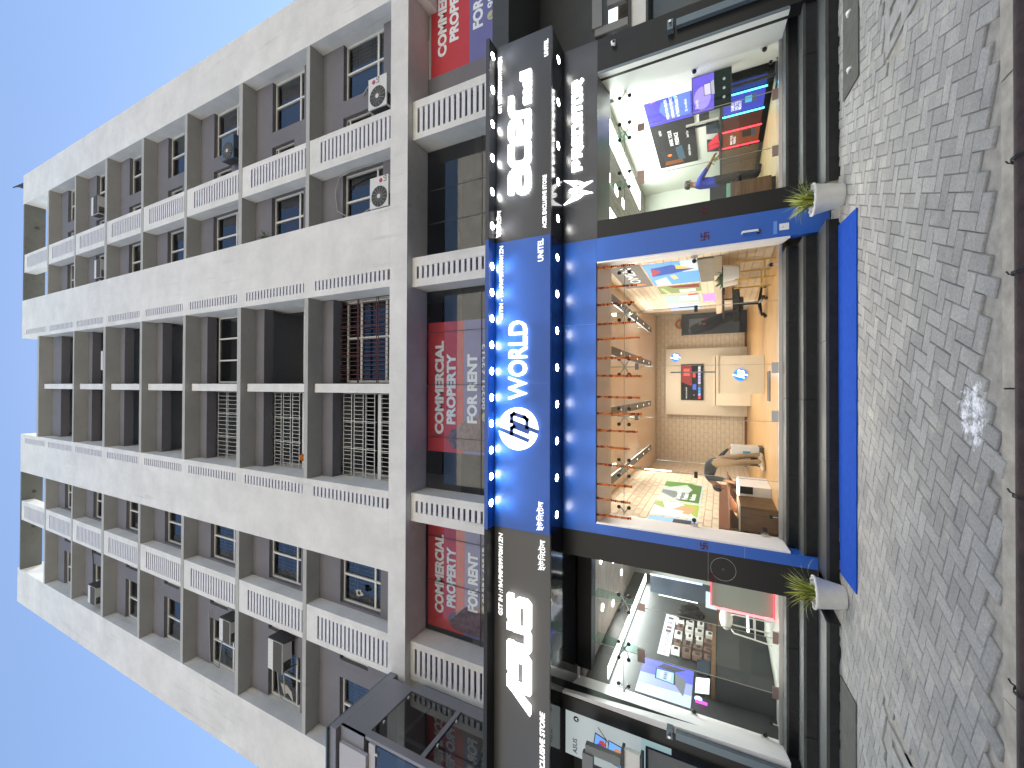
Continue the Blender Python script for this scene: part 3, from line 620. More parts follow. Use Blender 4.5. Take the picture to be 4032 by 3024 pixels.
# ---- air conditioners --------------------------------------------------------------------
def air_conditioner(x, z, label, y=7.22, wd=.74, ht=.58, kind='fan', hose=None, hm='hose', badge=None):
    """x, z: centre of the front face"""
    t = thing('air_conditioner', label, 'air conditioner', (x, y+.15, z-ht/2), 'outdoor units of air conditioners on the facade')
    x0, x1, z0, z1 = x-wd/2, x+wd/2, z-ht/2, z+ht/2
    mb = MB().use(M['ac'] if kind != 'slate' else M['darkbluegrey']).box(x0, x1, y, y+.28, z0, z1)
    mb.use(M['acdark']).box(x1, x1+.006, y+.02, y+.26, z0+.03, z1-.03).box(x0-.006, x0, y+.03, y+.26, z0+.03, z1-.03)
    for i in range(9): mb.box(x0+.04+i*.03, x0+.06+i*.03, y+.03, y+.25, z0-.008, z0)
    mb.build('casing', None, t)
    if kind in ('fan', 'slate'):
        cx = x - wd*.14; cr = ht*.42
        MB().disc((cx, y, z-.01), (0, -1, 0), cr, .012, 28).build('fan_grille', M['acdark'], t)
        f = MB()
        for i in range(14):
            a = 2*PI*i/14; f.tube([(cx+.05*math.cos(a), y-.015, z-.01+.05*math.sin(a)), (cx+cr*.6*math.cos(a+.25), y-.017, z-.01+cr*.6*math.sin(a+.25)), (cx+cr*.97*math.cos(a+.3), y-.015, z-.01+cr*.97*math.sin(a+.3))], .005, 4)
        f.build('fan_guard', M['hose'], t)
        MB().disc((cx, y-.012, z-.01), (0, -1, 0), .05, .012, 16).build('fan_hub', M['ac'], t)
        if badge:
            bx = x + wd*.36; fc = FRONT(y); bz = z + (ht*.20 if badge == 'up' else -ht*.10)
            d = MB(); fc.disc(d, bx, bz, .052, 0, .004, 20); d.build('badge', M['lgred'], t)
            l = MB(); fc.text(l, 'LG', bx-.045, bz-.175, height=.09, d0=0, d1=.004, offset=.02); l.build('badge_lettering', M['acdark'], t)
    else:
        box('coil_panel', M['acbrown'], t, x0+.012, x1-.012, y-.012, y, z0+.02, z0+ht*.62)
        g = MB()
        for i in range(7): g.box(x0+.05+i*(wd-.1)/7, x0+.05+i*(wd-.1)/7+.02, y-.008, y, z0+ht*.66, z1-.03)
        g.build('vent_rib', M['slatw'], t)
        box('side_hood', M['acdark'], t, x1, x1+.03, y+.01, y+.4, z0-.02, z1+.02)
        MB().tube([(x1+.01, y+.05, z0-.03), (x1+.02, y+.36, z0-.12)], .018, 5).tube([(x0+.1, y+.05, z0-.02), (x0+.1, y+.36, z0-.1)], .018, 5).build('bracket', M['acdark'], t)
    if hose: MB().tube(hose, .016, 6).build('hose', M[hm], t)
    return t
air_conditioner(7.0, 8.50, 'white outdoor unit with round fan and red badge, lowest storey near the right pier strip', hose=[(7.30, 7.3, 8.4), (7.55, 7.45, 8.55), (7.62, 7.5, 8.85), (7.50, 7.52, 9.15), (7.42, 7.58, 9.35)], badge='up')
air_conditioner(4.60, 8.43, 'white outdoor unit with fan, lowest storey between right pier and louvre strip', hose=[(4.35, 7.35, 8.8), (4.25, 7.5, 9.6), (4.6, 7.53, 10.2), (5.1, 7.53, 10.28), (5.45, 7.5, 10.1), (5.53, 7.5, 9.6), (5.50, 7.5, 8.9)], badge='down')
air_conditioner(7.28, 14.66, 'blue grey outdoor unit with black fan, third storey up on the right', wd=.72, ht=.62, kind='slate', hose=[(7.5, 7.35, 14.45), (7.8, 7.45, 14.6), (7.95, 7.52, 15.0), (7.85, 7.58, 15.25)], hm='hoseblack')
air_conditioner(7.35, 24.05, 'white outdoor unit high on the right bay beside the strip', kind='box', ht=.62, hose=[(7.6, 7.4, 23.9), (7.85, 7.5, 24.3), (7.8, 7.56, 24.6)], hm='hoseblack')
air_conditioner(4.72, 23.72, 'white outdoor unit high between right pier and strip', kind='box', ht=.56)
air_conditioner(-7.45, 12.18, 'large pale unit on brackets with loose pipe, second storey of the left bay', kind='box', wd=.82, ht=.62, hose=[(-7.2, 7.35, 12.5), (-7.6, 7.45, 12.75), (-8.0, 7.5, 12.5), (-8.7, 7.52, 12.45), (-8.85, 7.5, 12.3), (-8.7, 7.5, 12.15), (-7.95, 7.48, 12.2)])
air_conditioner(-7.42, 14.60, 'pale unit with long looping cables, third storey of the left bay', kind='box', wd=.66, ht=.56, hose=[(-7.5, 7.35, 14.9), (-7.75, 7.45, 15.3), (-8.0, 7.5, 15.25), (-9.0, 7.55, 15.5), (-8.9, 7.5, 15.9), (-7.3, 7.5, 16.0)])
air_conditioner(-8.50, 23.95, 'pale unit standing high in the left bay under a thin black cable', kind='box', wd=.70, ht=.66, hose=[(-8.6, 7.4, 24.3), (-8.8, 7.5, 24.6), (-8.1, 7.55, 24.7), (-6.9, 7.55, 24.95)], hm='hoseblack')
air_conditioner(1.05, 27.45 - 3.1, 'white unit in the dark middle bay just below the top storey', kind='box', wd=.8, ht=.6, y=7.66)
air_conditioner(-.55, 24.05, 'small white unit behind the bar grille in the middle bay', kind='box', wd=.45, ht=.36, y=7.70)

# broken plaster round a pipe hole, laundry, flower pots
t = thing('pipe_hole', 'ragged pipe hole in grey plaster on the left bay, lowest storey', 'hole', (-5.25, 7.598, 9.35))
mb = MB(); pts = []
for i in range(18): a = 2*PI*i/18; rr = .10 + random.uniform(-.025, .03); pts.append((-5.24 + rr*.8*math.cos(a), 9.40 + rr*1.15*math.sin(a)))
FRONT(7.60).poly(mb, pts, 0, .006); mb.build('chipped_rim', M['holepl'], t)
mb = MB(); FRONT(7.593).disc(mb, -5.24, 9.40, .045, 0, .003, 14); mb.build('hole', M['dark'], t)
t = thing('broken_plaster_patch', 'flaked pale plaster patch beside the hanging pipe in the left bay', 'plaster patch', (-8.7, 7.598, 12.0))
mb = MB(); FRONT(7.598).poly(mb, [(-8.62, 12.42), (-8.52, 12.5), (-8.5, 12.2), (-8.62, 12.0), (-8.88, 11.92), (-8.7, 12.15), (-8.8, 12.35)], 0, .005); mb.build('flake', M['holepl'], t)
def cloth(x0, x1, z0, z1, y, mat, label, n=8):
    mb = MB()
    for i in range(n):
        a = x0+(x1-x0)*i/n; b = x0+(x1-x0)*(i+1)/n; d = .02*(i % 2); e = random.uniform(-.05, .03)
        mb.hexa([(a, y+d, z0+e), (b, y+.02-d, z0+e), (b, y+.03-d, z0+e), (a, y+.01+d, z0+e), (a, y+d, z1), (b, y+.02-d, z1), (b, y+.03-d, z1), (a, y+.01+d, z1)])
    o = mb.build('hanging_cloth', mat, origin=((x0+x1)/2, y, z1)); 
    tag(o, label, 'laundry', 'washing hung in the middle bay windows')
cloth(-1.35, -.85, 23.35, 24.0, 7.72, M['cloth_red'], 'crumpled red cloth hanging high in the middle bay')
cloth(-1.95, -1.38, 23.2, 23.75, 7.72, M['cloth_pink'], 'pink towel hanging beside the red cloth high in the middle bay')
cloth(-1.45, -1.05, 14.25, 14.62, 7.9, M['cloth_pink'], 'faded pink towel folded over the middle bay railing', 5)
cloth(-.62, -.42, 14.3, 14.6, 7.9, M['cloth_white'], 'white garment behind the third storey bar grille, near the divider', 4)
cloth(-2.25, -1.85, 14.2, 14.55, 7.9, M['cloth_white'], 'white sheet behind the third storey bar grille, near the left pier', 4)
for (x, lab) in ((1.55, 'potted red flowers on the second storey ledge, near the right pier'), (.95, 'potted red flowers in the middle of the second storey ledge'), (.38, 'green potted plant with red bloom on the second storey ledge by the divider')):
    t = thing('flower_pot', lab, 'flower pot', (x, 7.9, 11.05), 'flower pots on the ledge')
    MB().lathe((x, 7.80, 11.05), [(0, 0), (.09, 0), (.12, .2), (.11, .2)], 14).build('pot', M['cloth_red'], t)
    mb = MB()
    for i in range(26):
        a = random.uniform(0, 2*PI); rr = random.uniform(.03, .17); mb.ball((x+rr*math.cos(a), 7.80+rr*.4*math.sin(a), 11.25+random.uniform(.02, .33)), random.uniform(.02, .045), 6, 4)
    mb.build('foliage', M['leafd'], t)
    mb = MB()
    for i in range(6): mb.ball((x+random.uniform(-.14, .14), 7.74, 11.3+random.uniform(0, .2)), .035, 7, 4)
    mb.build('blossom', M['cloth_red'], t)
t = thing('orange_garland_bundle', 'small orange bundle tied at the foot of the white grille in the middle bay', 'bundle', (-2.05, 7.9, 11.9))
MB().ball((-2.07, 7.90, 12.02), .12, 9, 6, (.9, .6, 1)).build('bundle', M['marigold'], t)
t = thing('weed_tuft', 'small weed growing from the wall above a window right of the middle bay', 'plant', (4.35, 7.6, 13.3))
mb = MB()
for i in range(16):
    a = random.uniform(0, 2*PI); mb.tube([(4.40, 7.58, 13.1), (4.40+.06*math.cos(a), 7.5+.04*math.sin(a), 13.25), (4.40+.20*math.cos(a), 7.44+.1*math.sin(a), 13.2+.15*random.random())], [.008, .016, .003], 4)
mb.build('leaf', M['leafd'], t)

# ---- rent banners behind the first floor glass ---------------------------------------------
def banner(x0, x1, y, zt, zm, zb, label, half=True):
    t = thing('rent_banner', label, 'banner', ((x0+x1)/2, y+.02, zb), 'property to rent banners on the first floor')
    f = FRONT(y); w_ = x1-x0
    mb = MB(); f.rect(mb, x0, x1, zm, zt, -.012, 0); mb.build('red_field', M['bannerred'], t)
    mb = MB(); f.rect(mb, x0, x1, zb, zm-.001, -.012, 0); mb.build('blue_field', M['bannerblue'], t)
    mb = MB(); sk = []; xx = 0; random.seed(3)
    sk = [(.02, .0), (.02, .62), (.05, .70), (.11, .74), (.17, .70), (.20, .60), (.24, .55), (.28, .36), (.42, .30), (.46, .18), (.55, .16), (.55, 0)]
    if half: f.poly(mb, [(x0+w_*a, zb+.4+(zt-zb-.4)*b) for a, b in sk], 0, .001); mb.build('printed_building', M['bannerpic'], t)
    mb = MB(); L = x0+w_*.135
    f.text(mb, 'COMMERCIAL', L, zt-.46, height=.26, width=w_*.72, d0=.001, d1=.002, offset=.048)
    f.text(mb, 'PROPERTY', L+w_*.08, zt-.80, height=.26, width=w_*.54, d0=.001, d1=.002, offset=.048)
    f.text(mb, 'FOR RENT', L+w_*.095, zm-.36, height=.27, width=w_*.515, d0=.001, d1=.002, offset=.045)
    f.text(mb, '98321 63213', L+w_*.20, zm-.66, height=.19, width=w_*.48, d0=.001, d1=.002, offset=.025)
    f.text(mb, '94751', L+w_*.20, zm-.94, height=.19, width=w_*.23, d0=.001, d1=.002, offset=.025)
    mb.build('printed_text', M['bannertext'], t)
    mb = MB(); f.disc(mb, L+w_*.145, zm-.57, .10, .001, .002, 20); f.disc(mb, L+w_*.145, zm-.85, .10, .001, .002, 20); mb.build('phone_symbol', M['phone'], t)
    mb = MB()
    for zc in (zm-.57, zm-.85): f.stroke(mb, [(L+w_*.145-.04, zc+.04), (L+w_*.145-.03, zc-.02), (L+w_*.145+.04, zc-.04)], .02, .002, .003)
    mb.build('phone_handset', M['bannerblue'], t)
banner(-1.54, 1.53, 7.955, 7.525, 6.50, 4.9, 'red and violet rent banner behind the middle glazing with a printed building')
banner(-5.70, -3.13, 7.957, 7.50, 6.46, 4.9, 'red and violet rent banner behind the glazing left of the middle louvre strip')
banner(7.43, 10.6, 7.93, 7.47, 6.37, 5.40, 'red and violet rent banner on the side wall above the slate black sign', half=False)

# ================================================================== shop level
YW, YG, FZ = 6.38, 7.235, 0.413           # pillar face, glass line, shop floor level
# ---- black granite steps
def steps(x0, x1, label_end):
    r = MB().box(x0, x1, 5.955, 7.6, -.02, .10).build('granite_steps', M['granite'], kind='structure', origin=((x0+x1)/2, 6.4, 0))
    for (ya, yb, za, zb, n) in ((5.935, 6.415, .0, .125, 3), (6.42, 6.83, .126, .271, 2), (6.832, 7.6, .272, .409, 4)):
        s = (x1-x0)/n
        for i in range(n):
            a, b = x0+i*s+(.002 if i else 0), x0+(i+1)*s-.002
            jj = random.uniform(-.004, .004)
            box('riser_stone', M['granite'], r, a, b, ya+.012+jj, ya+.04, max(za, .001) if za else .001, zb-.03)
            box('tread_stone', M['granite_tread'], r, a, b, ya+jj, yb+.012, zb-.03, zb)
    return r
steps(-2.27, 1.97, 0); steps(2.42, 6.2, 1); steps(-6.2, -2.72, 1)
box('step_side_stone', M['beige_end'], None, 2.385, 2.418, 5.96, 6.8, 0, .10, kind='structure')
MB().box(-6.5, 6.5, 7.61, 18, -.1, .36).build('shop_base', M['mortar'], kind='structure')

# ---- shopfront claddings ---------------------------------------------------------------
def spider(parent, x, z, arms, y=YG, r=.032):
    mb = MB().use(M['steel']); 
    for (dx, dz) in arms: mb.tube([(x, y+.045, z), (x+dx*.6, y+.05, z+dz*.6), (x+dx, y+.02, z+dz)], [.013, .011, .009], 6)
    mb.disc((x, y+.03, z), (0, 1, 0), .022, .035, 12)
    mb.use(M['blackcap'])
    for (dx, dz) in arms: mb.disc((x+dx, y-.006, z+dz), (0, -1, 0), r, .018, 14)
    mb.build('spider_fitting', None, parent)
TZ = 2.71
X4 = ((-.135, .085), (.135, .085), (-.135, -.085), (.135, -.085))
def glass_front(parent, x0, x1, ztop, joints, door=None):
    """fixed panes above the transom line, panes and a door leaf below; fins stiffen the joints"""
    xs = [x0] + list(joints) + [x1]
    for i in range(len(xs)-1):
        box('glass_pane', M['glassc'], parent, xs[i]+.004, xs[i+1]-.004, YG-.006, YG+.006, TZ+.005, ztop)
        box('glass_door' if door == i else 'glass_pane', M['glassc'], parent, xs[i]+.004, xs[i+1]-.004, YG-.006, YG+.006, FZ+.045, TZ-.005)
    for j in joints:
        MB().hexa([(j-.007, YG+.012, 2.42), (j+.007, YG+.012, 2.42), (j+.007, YG+.20, 2.46), (j-.007, YG+.20, 2.46), (j-.007, YG+.012, ztop), (j+.007, YG+.012, ztop), (j+.007, YG+.32, ztop), (j-.007, YG+.32, ztop)]).build('glass_fin', M['glassfin'], parent)
        spider(parent, j, TZ, X4)
    e = MB()      # polished glass edges read as thin bright lines
    for j in joints: e.box(j-.003, j+.003, YG-.007, YG+.004, FZ+.045, ztop)
    e.box(x0, x1, YG-.007, YG+.004, TZ-.004, TZ+.004); e.build('glass_edge', M['hose'], parent)
    box('floor_channel', M['steel'], parent, x0, x1, YG-.05, YG+.05, FZ-.003, FZ+.042)
    for xx in (x0+.30, x1-.30):
        mb = MB().use(M['steel']).cyl((xx, YG-.04, FZ+.04), (xx, YG-.04, FZ+.12), .008, 6).use(M['blackcap']).disc((xx, YG-.02, FZ+.135), (0, -1, 0), .03, .018, 14); mb.build('floor_fitting', None, parent)
def half_spiders(parent, x, side, zs=(2.71, 1.60, .63)):
    for z in zs:
        if z > 2: spider(parent, x, z, [(side*.135, .085), (side*.135, -.085)])
        else:
            mb = MB().use(M['steel']).tube([(x, YG+.05, z), (x+side*.05, YG+.04, z), (x+side*.07, YG, z)], .011, 6).box(x-.008, x+.008, YG-.03, YG+.05, z-.05, z+.05)
            mb.use(M['blackcap']).disc((x+side*.075, YG-.006, z), (0, -1, 0), .034, .018, 14); mb.build('spider_fitting', None, parent)

# middle shop (blue)
H = thing('blue_shopfront', 'blue clad shopfront with a full glass front between two black ones', 'shopfront', (0, YW, 0), 'three shopfronts in a row')
box('lintel', M['acp_blue'], H, -2.297, 2.347, YW, 7.20, 2.976, 3.522)
box('seam', M['seam'], H, .997, 1.001, YW-.003, YW, 2.976, 3.52)
wedge = lambda a, b, c, d, z0, z1: MB().hexa([(a, YW+.001, z0), (b, YW+.001, z0), (d, 7.20, z0), (c, 7.20, z0), (a, YW+.001, z1), (b, YW+.001, z1), (d, 7.20, z1), (c, 7.20, z1)])
wedge(-2.297, -2.143, -2.297, -2.265, .127, 2.975).build('pillar', M['acp_blue'], H)
wedge(1.978, 2.347, 2.178, 2.347, .0, 2.975).build('pillar', M['acp_blue'], H)
box('soffit_board', M['creamceil'], H, -2.26, 2.17, YW+.06, 7.19, 2.964, 2.973)
MB().hexa([(-2.142, YW+.004, FZ+.002), (-2.118, YW+.004, FZ+.002), (-2.235, 7.30, FZ+.002), (-2.275, 7.30, FZ+.002), (-2.142, YW+.004, 2.963), (-2.118, YW+.004, 2.963), (-2.235, 7.30, 2.963), (-2.275, 7.30, 2.963)]).build('white_reveal', M['reveal'], H)
MB().hexa([(1.953, YW+.004, FZ+.002), (1.977, YW+.004, FZ+.002), (2.19, 7.30, FZ+.002), (2.15, 7.30, FZ+.002), (1.953, YW+.004, 2.963), (1.977, YW+.004, 2.963), (2.19, 7.30, 2.963), (2.15, 7.30, 2.963)]).build('white_reveal', M['reveal'], H)
box('seam', M['seam'], H, -2.2965, -2.1435, YW-.002, YW+.0005, .93, .934)
glass_front(H, -2.215, 2.135, 2.963, (-1.391, -.505, .355, 1.300), door=2)
spider(H, -2.17, TZ, [(.10, .085), (.10, -.085)]); spider(H, 2.09, TZ, [(-.10, .085), (-.10, -.085)])
half_spiders(H, -2.20, 1, (1.6, .63)); half_spiders(H, 2.11, -1, (1.6,))
for (xx, zz) in ((-.505, 2.50), (.355, 2.50)):
    MB().box(xx-.055, xx+.055, YG-.012, YG+.012, zz-.03, zz+.03).build('patch_fitting', M['gunmetal'], H)
for (xx, zz) in ((-.42, .50), (.30, .50)): MB().box(xx-.08, xx+.08, YG-.014, YG+.014, zz-.045, zz+.045).build('patch_fitting', M['steel'], H)
for xx in (-1.40, 1.27): box('door_catch', M['blackcap'], H, xx-.05, xx+.05, YG-.02, YG+.02, 1.55, 1.60)
box('door_handle', M['gunmetal'], H, .235, .255, YG-.09, YG-.06, 1.30, 1.95)

# right shop (black)
R_ = thing('black_shopfront', 'black clad shopfront with a white side wall, right of the blue one', 'shopfront', (3.9, YW, 0), 'three shopfronts in a row')
box('lintel', M['acp_slate'], R_, 2.349, 5.50, YW, 7.20, 2.96, 3.522)
box('pillar', M['acp_black'], R_, 2.349, 2.624, YW+.001, 7.20, .0, 2.959)
box('pillar', M['acp_black'], R_, 4.985, 5.50, YW+.001, 6.60, .0, 2.959)
MB().hexa([(4.945, YW+.012, FZ), (4.984, YW+.012, FZ), (5.45, 8.1, FZ), (5.40, 8.1, FZ), (4.945, YW+.012, 2.959), (4.984, YW+.012, 2.959), (5.45, 8.1, 2.959), (5.40, 8.1, 2.959)]).build('white_side_wall', M['reveal'], R_)
box('return_sheen', M['darkbluegrey'], R_, 4.95, 4.985, YW-.004, YW+.011, .42, 2.958)  # sheen of the glossy black return put in as a blue grey strip
glass_front(R_, 2.625, 5.17, 2.958, (3.596, 4.446), door=1)
half_spiders(R_, 5.18, -1)
for xx in (3.596, 4.446):
    MB().box(xx-(.12 if xx < 4 else .06), xx+(.10 if xx < 4 else .06), YG-.012, YG+.012, 2.38, 2.49).build('patch_fitting', M['patch'], R_)
    MB().box(xx-.13, xx+.02, YG-.014, YG+.014, FZ+.045, FZ+.12).build('patch_fitting', M['patch'], R_)
box('door_handle', M['steel'], R_, 4.20, 4.225, YG-.09, YG-.06, 1.25, 1.72); box('door_handle', M['blackcap'], R_, 4.15, 4.175, YG-.09, YG-.06, 1.25, 1.72)

# left shop (charcoal)
L_ = thing('charcoal_shopfront', 'charcoal clad shopfront with a deep black soffit, left of the blue one', 'shopfront', (-3.9, YW, 0), 'three shopfronts in a row')
box('lintel', M['acp_black'], L_, -5.0, -2.71, 7.19, 7.42, 3.262, 3.56)
box('lower_lintel', M['acp_black'], L_, -4.98, -2.709, 7.12, 7.189, 3.25, 3.50)
box('pillar', M['acp_black'], L_, -2.705, -2.299, YW+.001, 7.20, .127, 3.52)
box('seam', M['hose'], L_, -2.704, -2.30, YW-.001, YW+.0005, 1.375, 1.378)
MB().hexa([(-4.99, YW+.012, FZ), (-4.835, YW+.012, FZ), (-5.33, 7.42, FZ), (-5.385, 7.42, FZ), (-4.985, YW+.012, 3.52), (-4.94, YW+.012, 3.52), (-5.34, 7.42, 3.52), (-5.385, 7.42, 3.52)]).build('white_side_wall', M['reveal'], L_)
box('dark_side_frame', M['acp_black'], L_, -5.22, -4.992, YW, 6.7, .0, 3.52)
glass_front(L_, -5.26, -2.71, 3.25, (-4.532, -3.723), door=1)
half_spiders(L_, -5.25, 1)
for xx in (-4.532, -3.723):
    MB().box(xx-(.12 if xx < -4 else .06), xx+(.10 if xx < -4 else .06), YG-.012, YG+.012, 2.36, 2.48).build('patch_fitting', M['patch'], L_)
    MB().box(xx-.07, xx+.10, YG-.014, YG+.014, FZ+.045, FZ+.12).build('patch_fitting', M['patch'], L_)
MB().disc((-3.75, 7.185, 3.36), (0, -1, 0), .022, .02, 12).build('screw_cap', M['steel'], L_)
mb = MB()        # round speaker ring on the black pillar
for i in range(40):
    a0, a1 = 2*PI*i/40, 2*PI*(i+1)/40
    for rr in (.155,): mb.tube([(-2.50+rr*math.cos(a0), YW-.001, 1.19+rr*math.sin(a0)), (-2.50+rr*math.cos(a1), YW-.001, 1.19+rr*math.sin(a1))], .0025, 4)
mb.build('speaker_ring', M['hose'], L_)
MB().disc((-2.50, YW, 1.19), (0, -1, 0), .018, .006, 14).build('speaker_centre', M['granite_tread'], L_)

# red painted good-luck marks on the pillars (hooked cross with four dots)
def hooked(x, z, s, parent):
    f = FRONT(YW-.0005); mb = MB(); a = s
    f.stroke(mb, [(x-a, z), (x+a, z)], s*.28); f.stroke(mb, [(x, z-a), (x, z+a)], s*.28)
    for (p, q) in (((x+a, z), (x+a, z-a)), ((x-a, z), (x-a, z+a)), ((x, z+a), (x+a, z+a)), ((x, z-a), (x-a, z-a))): f.stroke(mb, [p, q], s*.28)
    for dx in (-.5, .5):
        for dz in (-.5, .5): f.disc(mb, x+dx*a, z+dz*a, s*.12, n=8)
    mb.build('painted_mark', M['swastik'], parent)
hooked(2.13, 1.42, .048, H); hooked(-2.22, 1.43, .042, H); hooked(2.50, 1.43, .04, R_); hooked(-2.63, 1.33, .04, L_)
t = thing('wall_bracket', 'short white tube bracket with black end on the blue right pillar', 'bracket', (2.10, YW, .9))
MB().tube([(2.09, YW, .96), (2.09, YW-.07, .96), (2.085, YW-.08, .78), (2.085, YW-.02, .77)], .014, 8).build('tube', M['pwhite'], t); MB().disc((2.085, YW-.015, .77), (0, -1, 0), .024, .03, 12).build('end_cap', M['blackcap'], t)
t = thing('power_socket', 'white power socket with a strip of blue tape above, low on the blue right pillar', 'socket', (2.10, YW, .5))
box('plate', M['pwhite'], t, 2.06, 2.145, YW-.014, YW, .43, .535); box('socket_hole', M['blackcap'], t, 2.09, 2.10, YW-.017, YW-.014, .49, .50); box('tape_strip', M['tape'], t, 2.02, 2.19, YW-.008, YW, .56, .60)
t = thing('security_camera', 'small white security camera on the black cladding at the right shop corner', 'camera', (5.32, YW, 2.69))
MB().lathe((5.32, YW-.05, 2.66), [(0, 0), (.03, .005), (.038, .03), (.03, .07), (0, .075)], 14).build('housing', M['pwhite'], t); MB().disc((5.31, YW-.085, 2.685), (0, -1, 0), .022, .006, 12).build('lens', M['blackcap'], t); MB().cyl((5.32, YW, 2.69), (5.32, YW-.03, 2.69), .02, 10).build('mount', M['pwhite'], t)

# ---- sign fascias ---------------------------------------------------------------------
YF, FB, FT = 5.814, 3.517, 4.478
def fascia(name, label, x0, x1, face, soff, hood, y=YF):
    t = thing(name, label, 'shop sign', ((x0+x1)/2, y, FB), 'lit shop signs over the three shopfronts')
    box('panel', face, t, x0, x1, y, y+.05, FB, FT-.002)
    box('soffit', soff, t, x0, x1, y+.051, 7.18, FB+.004, FB+.03)
    box('hood', hood, t, x0, x1, 5.592, 7.35, FT, 4.54)
    box('body', M['acp_black'], t, x0+.004, x1-.004, y+.051, 7.18, FB+.031, FT-.003)
    return t
SH = fascia('blue_shop_sign', 'blue sign with round white two letter logo under a lit hood', -2.238, 2.318, M['acp_blue'], M['acp_bluesoffit'], M['acp_blue'], YF-.012)
SR = fascia('slate_shop_sign', 'slate black sign with rounded white lower case letters under a lit hood', 2.320, 5.51, M['acp_slate'], M['acp_soffit'], M['acp_slate'])
SL = fascia('charcoal_shop_sign', 'charcoal sign with slanted white block letters and an unlit hood', -7.6, -2.240, M['acp_grey'], M['acp_soffit'], M['acp_black'])
box('bottom_lip', M['acp_blue'], SH, -2.238, 2.318, YF-.032, YF-.0125, FB-.004, FB+.03)
def downlight(parent, x, y, z, power, col=(1, .97, .92), ang=95, tilt=0.0):
    mb = MB().use(M['steel']).lathe((x, y, z), [(.057, -.004), (.066, -.006), (.068, 0), (.056, 0)], 20)
    mb.use(M['lamp']).cyl((x, y, z-.004), (x, y, z), .056, 18); mb.build('downlight', None, parent)
    ld = bpy.data.lights.new('downlight_lamp', 'SPOT'); ld.energy = power; ld.color = col; ld.spot_size = math.radians(ang); ld.spot_blend = .6; ld.shadow_soft_size = .04
    lo = bpy.data.objects.new('downlight_lamp', ld); COL.objects.link(lo); lo.parent = parent; lo.location = Vector((x, y, z-.012)) - worigin(parent); lo.rotation_euler = (tilt, 0, 0)
for i in range(10): downlight(SH, -1.845 + i*.419, 5.70, FT, 6, tilt=-.12)
for i in range(6): downlight(SR, 2.571 + i*.545, 5.70, FT, 9, tilt=-.12)
for i in range(8): downlight(SH, -2.006 + i*.5789, 6.10, FB+.004, 9, tilt=-.10)
for x in (5.198, 4.519, 3.827, 3.253, 2.668): downlight(SR, x, 6.12, FB+.004, 8, tilt=-.10)

def letters(parent, f, word, a, b, h, wd, depth, off, mat, gap_from=.02, shear=0.0):
    """every letter a mesh of its own, standing proud of the panel"""
    full = text_mesh(word, off)[2]; sx = wd/(full[1]-full[0])
    for i, ch in enumerate(word):
        if ch == ' ': continue
        # position by measuring the text up to this letter
        pre = text_mesh(word[:i+1], off)[2]; x1 = pre[1]; g = text_mesh(ch, off)[2]
        w1 = (g[1]-g[0]); xa = x1 - w1 - full[0]
        yb = (g[2]-full[2])*h/(full[3]-full[2]); hh = (g[3]-g[2])*h/(full[3]-full[2])
        mb = MB().use(mat); f.text(mb, ch, a+xa*sx, b+yb, height=hh, width=w1*sx, d0=gap_from, d1=gap_from+depth, offset=off, shear=shear)
        o = mb.build('letter', None, parent)
def line(parent, f, body, a, b, h, wd, mat, off=.01, d=.012, shear=0.0, name='lettering'):
    mb = MB(); f.text(mb, body, a, b, height=h, width=wd, d0=.002, d1=d, offset=off, shear=shear); return mb.build(name, mat, parent)
BENG = '\u0987\u0989\u09bf\u09a8\u09c7\u099f\u09b2'       # vowel signs already in drawing order
def fat(mb, f, pts, wd, d0, d1, n=14):
    f.stroke(mb, pts, wd, d0, d1)
    for (a, b) in pts: f.disc(mb, a, b, wd/2, d0, d1 + .0002*random.random(), n)
def curve_pts(pts, r=.3, n=5):
    """round the corners of a polyline"""
    out = [pts[0]]
    for a, b, c in zip(pts, pts[1:], pts[2:]):
        p = [b[i] + (a[i]-b[i])*r for i in (0, 1)]; q = [b[i] + (c[i]-b[i])*r for i in (0, 1)]
        for k in range(n+1):
            t = k/n; out.append(tuple((1-t)**2*p[i] + 2*t*(1-t)*b[i] + t*t*q[i] for i in (0, 1)))
    return out + [pts[-1]]
def logo_hp(parent, f, cx, cz, r, d0, d1, m_disc, m_stroke, wd=.185):
    mb = MB(); f.disc(mb, cx, cz, r, d0, d1, 40); mb.build('logo_disc', m_disc, parent)
    for nm, strokes in (('letter', [[(-.02, .99), (-.50, -.52)], [(-.25, .30), (.02, .30), (.10, .18), (-.12, -.52)]]), ('letter', [[(.34, .32), (-.08, -.99)], [(.34, .30), (.62, .30), (.70, .18), (.55, -.38), (.45, -.50), (.10, -.50)]])):
        mb = MB()
        for st in strokes: f.stroke(mb, [(cx+a*r, cz+b*r) for a, b in st], wd*r, d1+.0005, d1+.003)
        mb.build(nm, m_stroke, parent)
# blue sign: round logo, big word, small lines
f = FRONT(YF-.012)
logo_hp(SH, f, -.65, 4.03, .330, .02, .075, M['led'], M['acp_blue'])
letters(SH, f, 'WORLD', -.20, 3.888, .308, 1.23, .055, .010, M['led'])
line(SH, f, 'GSTIN - 19AFMPB9970M1ZN', 1.073, 4.325, .068, 1.185, M['ledsoft'], .012)
line(SH, f, 'UNITEL', 1.925, 3.632, .090, .34, M['ledsoft'], .012); line(SH, f, BENG, -2.185, 3.610, .125, .44, M['ledsoft'], 0)
box('seam', M['seam'], SH, .060, .063, YF-.0155, YF-.0121, FB+.031, 3.85)
